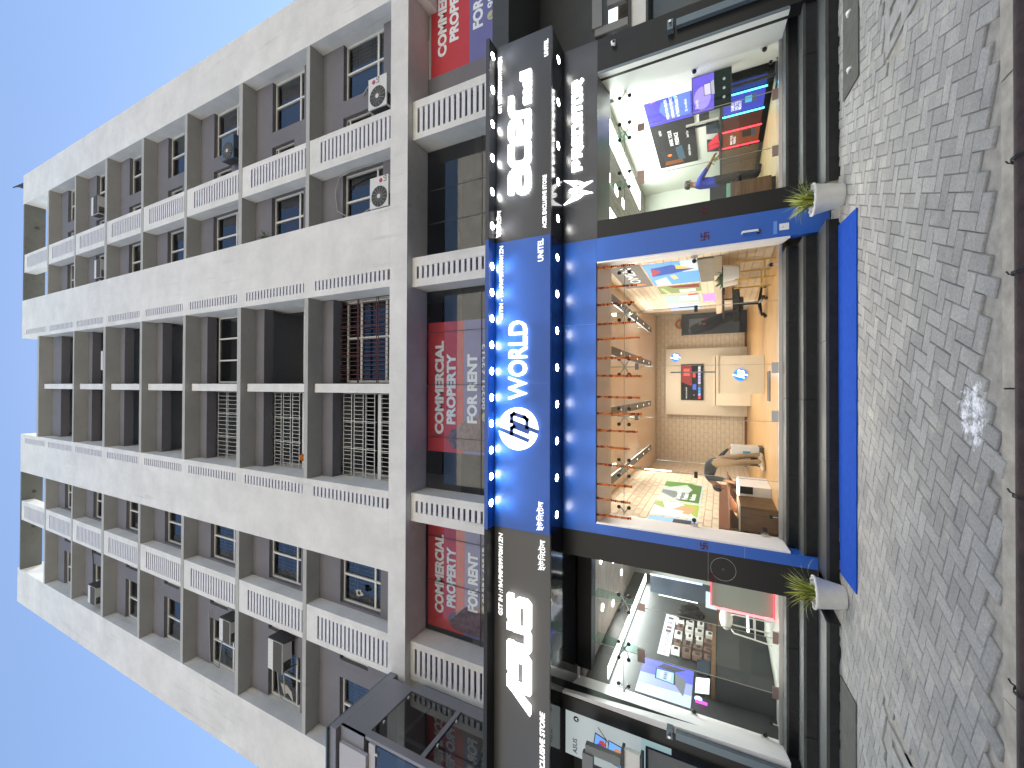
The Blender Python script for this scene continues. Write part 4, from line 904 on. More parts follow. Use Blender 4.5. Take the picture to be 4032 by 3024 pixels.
# slate sign
f = FRONT(YF)
def glyph(paths, x0, x1, z0, z1, wd, parent=SR, d=(.02, .085), sl=.06):
    mb = MB()
    for p in paths:
        q = curve_pts([(x0+wd/2 + a*(x1-x0-wd) + sl*(b-.5)*(z1-z0), z0+wd/2 + b*(z1-z0-wd)) for a, b in p], .42)
        fat(mb, f, q, wd, *d)
    mb.build('letter', M['led'], parent)
Z0, Z1, SW = 3.835, 4.215, .088
glyph([[(.04, 1), (.95, 1), (1, .05)], [(1, .56), (0, .60), (0, 0), (1, 0), (1, .3)]], 3.010, 3.425, Z0, Z1, SW)
glyph([[(1, 1), (0, 1), (0, 0), (1, 0)]], 3.43, 3.81, Z0, Z1, SW)
glyph([[(0.02, .46), (1, .50), (1, 1), (0, 1), (0, 0), (1, 0)]], 3.80, 4.19, Z0, Z1, SW)
glyph([[(0, 0), (0, 1), (1, 1)]], 4.215, 4.57, Z0, Z1, SW)
letters(SR, f, 'mall', 4.405, 3.828, .195, .51, .05, .035, M['led'])
line(SR, f, 'GST NO-19AFMPB9970M1ZN', 4.42, 4.366, .068, .905, M['ledsoft'], .014); line(SR, f, 'UNITEL', 5.062, 3.567, .066, .257, M['ledsoft'], .02)
line(SR, f, 'ACER EXCLUSIVE STORE', 2.427, 3.588, .064, .815, M['ledsoft'], .018); line(SR, f, BENG, 2.411, 4.366, .105, .435, M['ledsoft'], 0)
# claw logo and angular word on the black lintel
f = FRONT(YW)
def spoly(pts, name='logo_claw', d=(.012, .05)):
    mb = MB(); f.poly(mb, pts, *d); mb.build(name, M['led'], SR)
for s in (1, -1):
    c = 3.167; P_ = lambda a, b: (c + s*a, b)
    r_ = (lambda p: p) if s == -1 else (lambda p: p[::-1])
    spoly(r_([P_(.198, 3.505), P_(.125, 3.40), P_(.045, 3.33), P_(.045, 3.27), P_(.10, 3.30), P_(.085, 3.22), P_(.15, 3.27), P_(.16, 3.34)]))
    spoly(r_([P_(.012, 3.415), P_(.012, 3.22), P_(.093, 3.02), P_(.088, 3.16), P_(.14, 3.245), P_(.075, 3.20), P_(.035, 3.26), P_(.035, 3.38)]))
t_ = .046; zb, zt = 3.195, 3.368; zm = (zb+zt)/2; h = t_/2
GL = {'P': [[(0, 0), (0, 1), (.8, 1), (1, .8), (1, .52), (.8, .36), (.25, .36)]], 'R': [[(0, 0), (0, 1), (.85, 1), (1, .8), (1, .55), (.3, .38)], [(.45, .38), (1.05, -.12)]], 'E': [[(1, 1), (.1, 1), (0, .9), (0, .1), (.1, 0), (1, 0)], [(0, .5), (.9, .5)]],
      'D': [[(0, 0), (0, 1), (.85, 1), (1, .8), (1, .2), (.85, 0), (0, 0)]], 'A': [[(0, 0), (0, .8), (.25, 1), (.8, 1), (1, .85), (1, 0)], [(0, .38), (1, .38)]], 'T': [[(-.1, 1), (1.1, 1)], [(.5, 1), (.5, 0)]], 'O': [[(.15, 0), (0, .15), (0, .85), (.15, 1), (.85, 1), (1, .85), (1, .15), (.85, 0), (.15, 0)]]}
for ch, (xa, xb) in zip('PREDATOR', ((3.48, 3.645), (3.693, 3.865), (3.893, 4.035), (4.07, 4.245), (4.271, 4.401), (4.425, 4.543), (4.567, 4.732), (4.757, 4.935))):
    mb = MB()
    for pth in GL[ch]: f.stroke(mb, [(xa+h + a*(xb-xa-t_), zb+h + b*(zt-zb-t_)) for a, b in pth], t_, .012, .05)
    mb.build('letter', M['led'], SR)
# charcoal sign: slanted block letters split by a dark line
f = FRONT(YF)
def blk(*polys):
    mb = MB()
    for p in polys: f.poly(mb, p, .02, .085)
    mb.build('letter', M['led'], SL)
rect = lambda a, b, c, d: [(a, c), (b, c), (b, d), (a, d)]
blk([(-5.01, 3.805), (-4.875, 3.805), (-4.655, 4.095), (-4.745, 4.095)], [(-4.735, 4.105), (-4.475, 4.105), (-4.485, 4.205), (-4.66, 4.205)])
blk(rect(-4.705, -4.585, 3.932, 4.095), [(-4.705, 3.80), (-4.20, 3.80), (-4.135, 3.86), (-4.135, 3.93), (-4.705, 3.93)], [(-4.26, 3.932), (-4.135, 3.932), (-4.135, 4.02), (-4.20, 4.095), (-4.26, 4.095)], rect(-4.56, -4.262, 4.03, 4.095), [(-4.465, 4.105), (-4.085, 4.105), (-4.085, 4.205), (-4.40, 4.205), (-4.465, 4.16)])
blk(rect(-4.075, -3.965, 4.105, 4.205), rect(-4.115, -3.985, 3.905, 4.095), [(-4.115, 3.903), (-4.115, 3.86), (-4.05, 3.80), (-3.80, 3.80), (-3.71, 3.86), (-3.71, 3.903)], rect(-3.80, -3.71, 3.905, 4.095), rect(-3.79, -3.675, 4.105, 4.205))
blk(rect(-3.70, -3.405, 4.00, 4.095), [(-3.403, 3.80), (-3.33, 3.80), (-3.265, 3.87), (-3.265, 4.02), (-3.33, 4.095), (-3.403, 4.095)], rect(-3.70, -3.405, 3.80, 3.915), [(-3.665, 4.105), (-3.235, 4.105), (-3.235, 4.205), (-3.60, 4.205), (-3.665, 4.16)])
line(SL, f, 'GST IN :19AFMPB9970M1ZN', -3.65, 4.322, .072, 1.30, M['ledsoft'], .008, shear=.15); line(SL, f, BENG, -2.79, 3.585, .125, .46, M['ledsoft'], 0)
line(SL, f, 'EXCLUSIVE STORE', -5.92, 3.590, .082, .98, M['ledsoft'], .022, shear=.12)

# ---- shop rooms (setting) ------------------------------------------------------------------
def room_box(name, mat, *a): return box(name, mat, None, *a, kind='structure')
# middle shop
room_box('shop_floor', M['hpfloor'], -2.75, 2.70, 7.30, 16.6, .36, FZ)
cl = room_box('shop_ceiling', M['creamceil'], -2.75, 2.70, 7.42, 16.6, 3.42, 3.5)
room_box('shop_ceiling', M['creamceil'], -2.295, 2.345, 7.201, 7.42, 2.978, 3.5)
def brick_wall(name, f, a0, a1, b0, b1, L, Hh, holes=(), limit=295):
    """running bond; the first ones single bricks that share a mesh, the rest joined"""
    base = MB(); f.rect(base, a0, a1, b0, b1, -.08, -.012); wl_ = base.build(name, M['grout'], kind='structure')
    full = MB(); Face((0, 0, 0), f.u, f.vv).rect(full, .004, L-.004, .004, Hh-.004, -.012, 0); fm = full.mesh('brick', (0, 0, 0), M['brick'])
    rest = MB(); n = 0; r = 0; b = b0
    while b < b1 - .02:
        a = a0 - (L/2 if r % 2 else 0) - random.uniform(0, .04)
        while a < a1:
            p0, p1 = max(a, a0), min(a+L, a1); q1 = min(b+Hh, b1)
            if p1-p0 > .03 and not any(h_[0] < p0 and p1 < h_[1] and h_[2] < b and q1 < h_[3] for h_ in holes):
                j = random.uniform(-.004, .003)
                if p0 == a and p1 == a+L and q1 == b+Hh and n < limit:
                    o = bpy.data.objects.new('brick', fm); COL.objects.link(o); o.parent = wl_; o.location = f.p(a, b, j); n += 1
                else: f.rect(rest, p0+.004, p1-.004, b+.004, q1-.004, -.012, j)
            a += L
        b += Hh; r += 1
    if rest.v: rest.build('bricks_beyond', M['brick'], wl_, kind='stuff')
    return wl_
brick_wall('back_wall', FRONT(16.4), -2.74, 2.69, FZ, 3.42, .33, .135, holes=((-1.0, 1.4, .36, 3.0), (1.93, 2.9, .39, 2.48)))
rw = RWALL(2.33); brick_wall('right_wall', rw, -13.4, -7.3, FZ, 3.42, .36, .135)
lw = LWALL(-2.38); brick_wall('left_wall', lw, 7.3, 12.2, FZ, 3.42, .36, .135)
box('right_wall', M['grout'], None, 2.331, 2.75, 13.4, 13.5, FZ, 3.42, kind='structure'); box('right_wall', M['cream'], None, 2.70, 2.78, 13.5, 16.5, FZ, 3.42, kind='structure')
brick_wall('left_wall', LWALL(-2.74), 12.2, 16.4, FZ, 3.42, .36, .135, limit=120)
box('skirting', M['brown'], None, -2.73, 2.69, 16.36, 16.398, FZ, FZ+.07, kind='structure')
for i, x in enumerate((-1.82, -.48, .72, 1.75)):
    lab = ('leftmost', 'second from left', 'second from right', 'rightmost')[i]
    t = thing('light_track', 'long charcoal ceiling light track in the middle shop, %s of four' % lab, 'light track', (x, 7.4, 3.1), 'light tracks on the shop ceiling')
    box('track_bar', M['trackbar'], t, x-.085, x+.085, 7.46, 13.2, 3.12, 3.16)
    for j in range(6):
        yy = 7.9 + j*.95
        box('spot_housing', M['blackplastic'], t, x-.055, x+.055, yy-.05, yy+.05, 3.110, 3.119)
        box('spot_lens', M['dimlens'], t, x-.022, x+.022, yy-.018, yy+.018, 3.106, 3.1095)
    for yy in (8.2, 12.4): MB().cyl((x, yy, 3.16), (x, yy, 3.42), .008, 6).build('hanger', M['trackbar'], t)
def area(x, y, z, sx, sy, power, colr, parent=None):
    ld = bpy.data.lights.new('ceiling_lamp', 'AREA'); ld.shape = 'RECTANGLE'; ld.size = sx; ld.size_y = sy; ld.energy = power*.42; ld.color = colr
    lo = bpy.data.objects.new('ceiling_lamp', ld); COL.objects.link(lo); lo.location = (x, y, z)
    if parent: lo.parent = parent; lo.location = Vector((x, y, z)) - worigin(parent)
    return lo
WARM = (1.0, .93, .85)
for (x, y, pw_) in ((-1.1, 8.9, 105), (1.1, 8.9, 105), (-1.2, 12.0, 105), (1.2, 12.0, 105), (0, 14.6, 45)): area(x, y, 3.40, 1.2, 1.6, pw_, WARM)
# right shop
room_box('shop_floor', M['acerfloor'], 2.63, 5.62, 7.30, 12.6, .36, FZ+.001)
room_box('shop_ceiling', M['acerceil'], 2.63, 5.70, 7.31, 12.6, 3.20, 3.3)
room_box('right_wall', M['acerwall'], 5.62, 5.70, 8.1, 12.7, FZ, 3.2); room_box('back_wall', M['acerwall'], 2.3, 5.62, 12.5, 12.6, FZ, 3.2); room_box('left_wall', M['acerwall'], 2.52, 2.60, 7.3, 12.5, FZ, 3.2)
def panel_light(x0, x1, y0, y1, z, mat, label, power, colr):
    t = thing('ceiling_light', label, 'ceiling light', ((x0+x1)/2, (y0+y1)/2, z), 'flat ceiling lights in the side shops')
    box('diffuser', mat, t, x0, x1, y0, y1, z-.012, z-.002); box('frame', M['winf'], t, x0-.02, x1+.02, y0-.02, y1+.02, z-.0015, z)
    area((x0+x1)/2, (y0+y1)/2, z-.03, x1-x0, y1-y0, power, colr, t)
COOL = (.97, 1.0, .93)
panel_light(4.86, 5.34, 7.55, 11.6, 3.198, M['panelcool'], 'long bright ceiling light along the wall of the right shop', 80, COOL)
panel_light(3.15, 3.58, 7.55, 8.75, 3.198, M['panelcool'], 'bright ceiling light next to the left pillar of the right shop', 25, COOL)
for (x, y) in ((4.17, 8.05), (4.17, 8.75), (4.17, 9.45)):
    panel_light(x-.09, x+.09, y-.12, y+.12, 3.198, M['panelcool'], 'small square ceiling light in the right shop, %s from the glass' % {8.05: 'nearest', 8.75: 'second', 9.45: 'farthest'}[y], 4, COOL)
# left shop
room_box('shop_floor', M['asusfloor'], -6.3, -2.72, 7.30, 12.4, .36, FZ+.002)
room_box('shop_ceiling', M['asusceil'], -6.4, -2.72, 7.43, 12.4, 3.45, 3.55)
room_box('left_wall', M['asuswall'], -5.43, -5.35, 7.43, 12.3, FZ, 3.45); room_box('back_wall', M['asusgrey'], -5.35, -2.6, 12.3, 12.4, FZ, 3.45); room_box('right_wall', M['asusgrey'], -2.72, -2.64, 7.45, 12.3, FZ, 3.45)
panel_light(-5.30, -5.08, 7.5, 11.7, 3.05, M['panelcool'], 'long bright light band along the wall top of the left shop', 110, (.97, 1, .96))
panel_light(-3.05, -2.85, 7.6, 8.3, 3.30, M['panelcool'], 'short bright light band by the pillar of the left shop', 45, (.97, 1, .96))
for i, (x, y) in enumerate(((-4.65, 10.5), (-4.0, 9.6), (-4.65, 8.65), (-3.45, 10.3), (-5.0, 9.6), (-3.6, 8.5))):
    t = thing('ceiling_spot', 'round recessed ceiling spot in the left shop', 'ceiling spot', (x, y, 3.45), 'recessed spots in the left shop'); MB().cyl((x, y, 3.449), (x, y, 3.435), .075, 18).build('lens', M['panelw'], t); area(x, y, 3.42, .14, .14, 16, (1, .97, .92), t)
    t['label'] = 'recessed ceiling spot in the left shop, ' + ('above the black glass panel', 'right of the white sign', 'just behind the glass by the door', 'deepest on the right', 'nearest the light band', 'nearest the grey counter')[i]

# ================================================================== objects
# ---- mats and pots on the pavement
def flat_mat(name, mat, ring, label, th=.010):
    mb = MB().prism([(x, y, .003) for x, y in ring], (0, 0, th)); o = mb.build(name, mat, origin=(ring[0][0], ring[0][1], 0)); return tag(o, label, 'mat')
flat_mat('blue_mat', M['mat_blue'], [(-2.06, 5.245), (-1.2, 5.232), (-.3, 5.222), (.6, 5.213), (1.80, 5.205), (1.872, 5.915), (0.4, 5.91), (-1.2, 5.905), (-2.092, 5.86)], 'long bright blue carpet mat on the pavement in front of the middle steps')
flat_mat('grey_mat', M['mat_brown'], [(-7.0, 5.27), (-3.17, 5.27), (-3.25, 5.87), (-7.0, 5.87)], 'dusty grey mat along the step on the left of the pavement')
flat_mat('grey_mat', M['mat_brown'], [(3.08, 5.14), (7.0, 5.14), (7.0, 5.68), (3.17, 5.70)], 'dusty grey mat along the step on the right of the pavement')
def spider_plant(x, y, label, seed):
    random.seed(seed)
    t = thing('potted_plant', label, 'potted plant', (x, y, 0), 'white pots with grassy plants beside the entrance')
    MB().lathe((x, y, .002), [(0, 0), (.112, 0), (.12, .01), (.168, .265), (.178, .27), (.180, .292), (.168, .294), (.160, .25), (.0, .245)], 36).build('pot', M['pot'], t, smooth=True)
    mb = MB()
    for i in range(12): a = 2*PI*i/12; mb.ball((x+.168*math.cos(a), y+.168*math.sin(a), .286), .017, 8, 5)
    mb.build('scalloped_rim', M['pot'], t)
    MB().cyl((x, y, .235), (x, y, .255), .158, 20).build('soil', M['soil'], t)
    shapes = []
    for k in range(10):
        mb = MB().use(M['leafy'] if k % 3 else M['leafg']); L = random.uniform(.22, .36); dr = random.uniform(.3, 1.6); wdt = random.uniform(.006, .010); n = 7; vs = []; fs = []
        for i in range(n+1):
            s = i/n; ang = .15 + dr*s; r_ = L*(math.sin(ang)/max(dr, .3) if False else s*math.sin(.35+.5*dr*s)); z = L*(s*math.cos(.30+.62*dr*s)); w_ = wdt*(1-s**2.5)+.0006
            vs += [(r_, -w_, z + .25*w_), (r_, 0, z), (r_, w_, z + .25*w_)]
        for i in range(n): fs += [(3*i, 3*i+1, 3*i+4, 3*i+3), (3*i+1, 3*i+2, 3*i+5, 3*i+4)]
        shapes.append(mb.add(vs, fs).mesh('leaf', (0, 0, 0), None, True))
    for i in range(110):
        o = bpy.data.objects.new('leaf', shapes[i % 10]); COL.objects.link(o); o.parent = t; a = random.uniform(0, 2*PI); rr = random.uniform(.0, .07)
        o.location = (rr*math.cos(a), rr*math.sin(a), .25); o.rotation_euler = (random.uniform(-.15, .15), random.uniform(-.45, .25), a); s = random.uniform(.75, 1.1); o.scale = (s, s, s)
    random.seed(seed+50)
spider_plant(2.145, 5.72, 'white pot with a spiky yellow green plant at the right end of the blue mat', 5)
spider_plant(-2.295, 5.68, 'white pot with a spiky yellow green plant at the left end of the blue mat', 9)

# ---- rusty guard rail close to the camera
t = thing('guard_rail', 'rusty pipe rail with wire ties running along the kerb in the foreground', 'rail', (0, 1.08, .74))
MB().cyl((-6, 1.06, .722), (6, 1.06, .722), .028, 20).build('pipe', M['rust'], t, smooth=True)
for x in (-5.6, -3.7, 3.7, 5.6): MB().cyl((x, 1.075, -.2), (x, 1.075, .72), .028, 14).build('post', M['rust'], t)
for x in (.205, -.196, -.545, .41):
    mb = MB()
    for j in range(2):
        pts = [(x + .003*j + .002*math.sin(6.28*i/14), 1.06 + .0315*math.cos(2*PI*i/14), .722 + .0315*math.sin(2*PI*i/14)) for i in range(15)]; mb.tube(pts, .0014, 4)
    mb.tube([(x+.004, 1.085, .742), (x+.006, 1.09, .746), (x+.012, 1.093, .748)], .0014, 4); mb.build('wire_tie', M['wire'], t)
# paper scraps
for (x, y, lab) in ((3.93, 5.42, 'white paper scrap on the right grey mat, near the frame edge'), (3.32, 5.40, 'curled pale wrapper on the right grey mat, nearer the pot')):
    MBs = MB().tube([(x, y-.05, .022), (x+.01, y, .03), (x, y+.05, .02)], [.012, .02, .008], 6); o = MBs.build('paper_scrap', M['boxwhite'], origin=(x, y, .013)); tag(o, lab, 'litter')

# ---- side pieces at both ends of the shop row
def shutter_side(s, label):
    """grey channel post with an opening, cream panel and dark glass below, seen at both ends"""
    q = (lambda v: v) if s > 0 else (lambda v: -v + .30)
    dy = 0 if s > 0 else -.44
    bx = lambda nm, mt, a, b, y0, y1, *r: box(nm, mt, t, min(q(a), q(b)), max(q(a), q(b)), y0+dy*(nm not in ('guide_rail', 'rail_bracket')), y1+dy*(nm not in ('guide_rail', 'rail_bracket')), *r)
    t = thing('shutter_post', label, 'shutter post', (q(5.9), 6.3, 0), 'grey shutter posts at the ends of the shop row')
    bx('side_panel', M['screen_dark'], 5.56, 7.2, 6.72, 6.76, .4, 2.20)
    bx('cream_panel', M['ac'], 5.52, 7.2, 6.50, 6.56, 2.24, 2.46); bx('panel_edge', M['blackplastic'], 5.51, 7.2, 6.46, 6.60, 2.20, 2.238); bx('panel_edge', M['blackplastic'], 5.51, 7.2, 6.46, 6.60, 2.462, 2.50)
    bx('channel', M['gunmetal'], 5.62, 5.74, 6.44, 6.52, 2.502, 3.02); bx('channel', M['gunmetal'], 5.74, 7.2, 6.42, 6.50, 2.90, 3.06); bx('channel', M['gunmetal'], 6.02, 6.42, 6.43, 6.51, 2.53, 2.82)
    if s > 0: bx('stone_view', M['rag'], 5.63, 7.2, 7.1, 7.15, 2.5, 2.80); bx('gap_glow', M['litwhite'], 5.63, 7.2, 7.08, 7.13, 2.801, 2.96)  # the glowing sheet puts in the brightness seen through the opening
    bx('guide_rail', M['darkbluegrey'], 5.20, 5.30, 6.30, 6.372, .45, 1.79); bx('rail_bracket', M['darkbluegrey'], 5.16, 5.30, 6.27, 6.37, 1.83, 1.91)
    MB().cyl((q(5.24), 6.27, 1.87), (q(5.24), 6.22, 1.87), .02, 10).build('bolt', M['steel'], t)
    return t
shutter_side(1, 'grey metal shutter post with an open frame at the right end of the shops')
tl = shutter_side(-1, 'grey metal shutter post with an open frame before the lit laptop poster')
box('end_wall', M['asuswall'], None, 5.515, 9.0, 7.2, 7.3, .0, 4.3, kind='structure'); box('end_wall', M['asuswall'], None, -9.0, -5.36, 7.0, 7.1, .0, 4.3, kind='structure')

# ---- posters and screens -----------------------------------------------------------------
def sheet(name, label, cat, f, a0, a1, b0, b1, col, e, depth=.03, group=None, frame=None):
    c = f.p((a0+a1)/2, (b0+b1)/2, 0); t = thing(name, label, cat, c, group)
    mb = MB(); f.rect(mb, a0, a1, b0, b1, -depth, 0); mb.build('panel', print_mat(col, e), t)
    if frame: 
        mb = MB(); w_ = .018
        for r_ in ((a0-w_, a1+w_, b1, b1+w_), (a0-w_, a1+w_, b0-w_, b0), (a0-w_, a0, b0, b1), (a1, a1+w_, b0, b1)): f.rect(mb, *r_, -depth, .006)
        mb.build('frame', frame, t)
    return t
def pp(t, f, pts, col, e, k=1, name='printed_shape'):
    mb = MB(); f.poly(mb, pts, .0006*k, .0006*k+.0005); return mb.build(name, print_mat(col, e), t)
def pt(t, f, body, a, b, h, col, e, k=4, off=.015, wd=None):
    mb = MB(); f.text(mb, body, a, b, height=h, width=wd, d0=.0006*k, d1=.0006*k+.0005, offset=off, res=2, solid=False); return mb.build('printed_text', print_mat(col, e), t)
R4 = lambda a, b, c, d: [(a, c), (b, c), (b, d), (a, d)]
def laptop_print(t, f, a, b, s, scr, e, body=(.3, .32, .36), k=3):
    pp(t, f, [(a, b), (a+s, b+s*.06), (a+s*.98, b+s*.66), (a+s*.02, b+s*.62)], (.05, .05, .06), e*.5, k); pp(t, f, [(a+s*.04, b+s*.05), (a+s*.95, b+s*.10), (a+s*.93, b+s*.61), (a+s*.06, b+s*.57)], scr, e, k+1)
    pp(t, f, [(a, b-.003), (a+s, b+s*.05), (a+s*1.12, b-s*.20), (a-s*.04, b-s*.28)], body, e*.6, k)
# left end: tall lit poster facing the street
f = FRONT(6.40)
t = sheet('lit_poster', 'tall lit white poster of a two screen laptop at the left end of the shops', 'poster', f, -5.93, -5.225, 1.86, 3.467, (.62, .70, .72), .55)
pp(t, f, R4(-5.93, -5.225, 1.86, 2.28), (.45, .66, .70), .55)
pt(t, f, 'ASUS', -5.88, 3.27, .075, (.03, .03, .05), 0)
mb = MB(); f.disc(mb, -5.33, 3.29, .045, .001, .0016, 20); mb.build('printed_disc', print_mat((.02, .02, .03)), t); pt(t, f, 'A', -5.352, 3.268, .045, (.9, .9, .9), .8, 6)
pp(t, f, [(-5.80, 2.83), (-5.47, 2.80), (-5.42, 2.98), (-5.74, 3.03)], (.02, .02, .03), 0, 2); pp(t, f, [(-5.785, 2.84), (-5.485, 2.812), (-5.44, 2.97), (-5.73, 3.015)], (.16, .38, .85), 1.0, 3)
pp(t, f, [(-5.83, 2.55), (-5.50, 2.52), (-5.46, 2.77), (-5.79, 2.80)], (.02, .02, .03), 0, 2); pp(t, f, [(-5.815, 2.565), (-5.515, 2.535), (-5.475, 2.76), (-5.78, 2.785)], (.18, .42, .90), 1.0, 3)
for (a, b, r_, c) in ((-5.62, 2.90, .055, (.05, .1, .75)), (-5.56, 2.87, .05, (.7, .08, .06)), (-5.68, 2.66, .06, (.05, .35, .4)), (-5.60, 2.63, .055, (.85, .35, .12)), (-5.64, 2.92, .03, (.1, .5, .15))):
    mb = MB(); f.disc(mb, a, b, r_, .0026, .003, 16); mb.build('printed_disc', print_mat(c, .7), t)
mb = MB(); f.stroke(mb, [(-5.33, 2.93), (-5.52, 2.76)], .012, .003, .0036); mb.build('printed_pen', print_mat((.03, .03, .04)), t)
# right shop wall: big dark and violet posters
wf = RWALL(5.60); k_ = 5.6/5.2; G = 'product posters on the right shop wall'
ya, ym, yb_ = -7.372*k_, -8.55*k_, -10.29*k_       # along the wall; u = -y
zl, zh = 1.22+(1.679-1.22)*k_, 1.22+(2.489-1.22)*k_
t = sheet('wall_poster', 'violet laptop poster with glowing blue streaks, nearer the glass of the right shop', 'poster', wf, ym, ya, zl, zh, (.045, .05, .12), .55, group=G)
pp(t, wf, R4(ym, ym+.95, zl, zh), (.10, .08, .75), .75); pp(t, wf, [(ym+.1, zl+.05), (ym+.9, zl+.02), (ym+.85, zh-.35), (ym+.45, zh-.25), (ym+.15, zl+.5)], (.14, .22, .95), .9, 2)
mb = MB(); wf.disc(mb, ym+.8, zl+.40, .16, .002, .0026, 18); mb.build('printed_disc', print_mat((.03, .06, .95), 1.1), t)
for i in range(7): pp(t, wf, [(ya-.52+.05*i, zh-.12-.03*i), (ya-.49+.05*i, zh-.12-.03*i), (ya-.30+.03*i, zh-.52), (ya-.33+.03*i, zh-.52)], ((.6, .2, .9), (.3, .2, .8), (.8, .3, .5))[i % 3], .8, 3)
pp(t, wf, [(ya-.55, zh-.56), (ya-.30, zh-.50), (ya-.30, zh-.53), (ya-.55, zh-.60)], (.1, .9, .6), 1.1, 4)
pt(t, wf, 'PREDATOR HELIOS', ym+.12, zh-.42, .055, (1, 1, 1), 1.3); pt(t, wf, 'EXPERIENCE PERFECTION', ym+.10, zh-.52, .055, (1, 1, 1), 1.3); pt(t, wf, 'AT YOUR FINGERTIPS', ym+.10, zh-.62, .055, (1, 1, 1), 1.3)
pt(t, wf, 'Intel Core', ym+.22, zl+.28, .05, (.9, .9, 1), 1.0); pt(t, wf, '3D AeroBlade', ym+.22, zl+.10, .05, (.9, .9, 1), 1.0)
t = sheet('wall_poster', 'black and orange laptop poster behind the blue shirted man in the right shop', 'poster', wf, yb_, ym-.012, zl, zh, (.035, .033, .036), .5, group=G)
pp(t, wf, [(yb_+.1, zl+.32), (yb_+.75, zl+.40), (yb_+.75, zh-.25), (yb_+.1, zh-.12)], (.32, .10, .03), .6); laptop_print(t, wf, yb_+.28, zl+.42, .55, (.05, .05, .055), .5, (.10, .2, .28))
mb = MB(); wf.disc(mb, yb_+.55, zl+.60, .05, .004, .0046, 12); mb.build('printed_disc', print_mat((1, .25, .05), 1.2), t)
pt(t, wf, 'NITRO', ym-.42, zh-.20, .05, (1, 1, 1), 1.0); pt(t, wf, 'MARK YOUR', yb_+.95, zh-.40, .08, (1, 1, 1), 1.3); pt(t, wf, 'PRESENCE', yb_+.95, zh-.52, .08, (1, 1, 1), 1.3); pt(t, wf, 'NVIDIA GeForce', yb_+.35, zl+.14, .05, (1, 1, 1), 1.0); pt(t, wf, 'Intel Core', yb_+1.15, zl+.14, .05, (1, 1, 1), 1.0)
# counter along that wall with lit drawer fronts
t = thing('wall_counter', 'long black display counter with cyan and red light tubes in the right shop', 'counter', (5.4, 9.3, FZ))
box('top', M['blackplastic'], t, 5.17, 5.598, 7.9, 11.9, 1.19, 1.24); box('carcass', M['blackmat'], t, 5.21, 5.598, 7.9, 10.12, FZ+.004, 1.189); box('plinth', M['blackplastic'], t, 5.22, 5.598, 10.121, 11.9, FZ+.004, .50)
for i in range(3): box('wood_front', M['walnut'], t, 5.20, 5.598, 10.13+i*.6, 10.72+i*.6, .505, 1.188)
cf = RWALL(5.205)
for (y, c) in ((8.245, M['cyan']), (8.87, M['cyan']), (9.40, M['redtube']), (10.03, M['redtube'])): MB().cyl((5.195, y, .50), (5.195, y, 1.235), .014, 8).build('light_tube', c, t)
for (y0, y1, c, e) in ((7.93, 8.20, (.02, .05, .35), .5), (8.28, 8.83, (.06, .07, .60), .7), (8.90, 9.37, (.12, .03, .02), .4), (9.43, 10.0, (.30, .08, .03), .5)):
    mb = MB(); cf.rect(mb, -y1, -y0, .52, 1.18, 0, .002); mb.build('lit_front', print_mat(c, e), t)
pt(t, cf, 'GAME IT', -8.74, 1.0, .05, (1, 1, 1), 1.2, 6); pt(t, cf, 'LIKE YOU', -8.74, .94, .05, (1, 1, 1), 1.2, 6); pt(t, cf, 'MEAN IT', -8.74, .88, .05, (1, 1, 1), 1.2, 6); pt(t, cf, 'MARK YOUR', -9.93, 1.0, .045, (1, 1, 1), 1.1, 6); pt(t, cf, 'PRESENCE', -9.93, .94, .045, (1, 1, 1), 1.1, 6)
laptop_print(t, cf, -8.60, .70, .22, (.10, .45, .75), .9, (.1, .15, .25), 6); laptop_print(t, cf, -9.75, .66, .26, (.08, .04, .03), .4, (.12, .16, .2), 6)
def laptop(x, y, z, ang, label, sc, group, red=False, s=.36):
    t = thing('laptop', label, 'laptop', (x, y, z), group)
    mb = MB(); mb.box(-s/2, s/2, -s*.33, s*.33, 0, .018); b_ = mb.build('keyboard_base', M['blackplastic'] if not red else M['cloth_red'], t, origin=None)
    mb = MB().hexa([(-s/2, s*.31, .018), (s/2, s*.31, .018), (s/2, s*.33, .018), (-s/2, s*.33, .018), (-s/2, s*.46, .26), (s/2, s*.46, .26), (s/2, s*.48, .26), (-s/2, s*.48, .26)]); l_ = mb.build('lid', M['blackplastic'], t)
    mb = MB().hexa([(-s/2+.012, s*.312-.004, .03), (s/2-.012, s*.312-.004, .03), (s/2-.012, s*.312, .03), (-s/2+.012, s*.312, .03), (-s/2+.012, s*.455-.004, .25), (s/2-.012, s*.455-.004, .25), (s/2-.012, s*.455, .25), (-s/2+.012, s*.455, .25)]); mb.build('screen', sc, t)
    for o in t.children: o.data.transform(Matrix.Translation(worigin(t)))
    t.rotation_euler = (0, 0, ang); return t
GL_ = 'laptops set out in the shops'
laptop(5.38, 9.55, 1.24, -1.2, 'open grey laptop on the black counter between red shapes in the right shop', M['screen_dark'], GL_)
laptop(5.38, 10.35, 1.24, -1.3, 'open laptop with red trim on the counter by the man in the right shop', M['screen_dark'], GL_, red=True)
t = thing('red_headset_stand', 'two red angular stands on the black counter of the right shop', 'stand', (5.4, 9.95, 1.24))
for dy in (0, .18): MB().hexa([(5.28, 9.85+dy, 1.242), (5.5, 9.85+dy, 1.242), (5.5, 9.88+dy, 1.242), (5.28, 9.88+dy, 1.242), (5.28, 9.93+dy, 1.46), (5.34, 9.93+dy, 1.46), (5.34, 9.96+dy, 1.46), (5.28, 9.96+dy, 1.46)]).build('fin', M['cloth_red'], t)
t = thing('gaming_tower', 'dark boxes stacked on the counter behind the monitor in the right shop', 'box', (5.4, 8.9, 1.24))
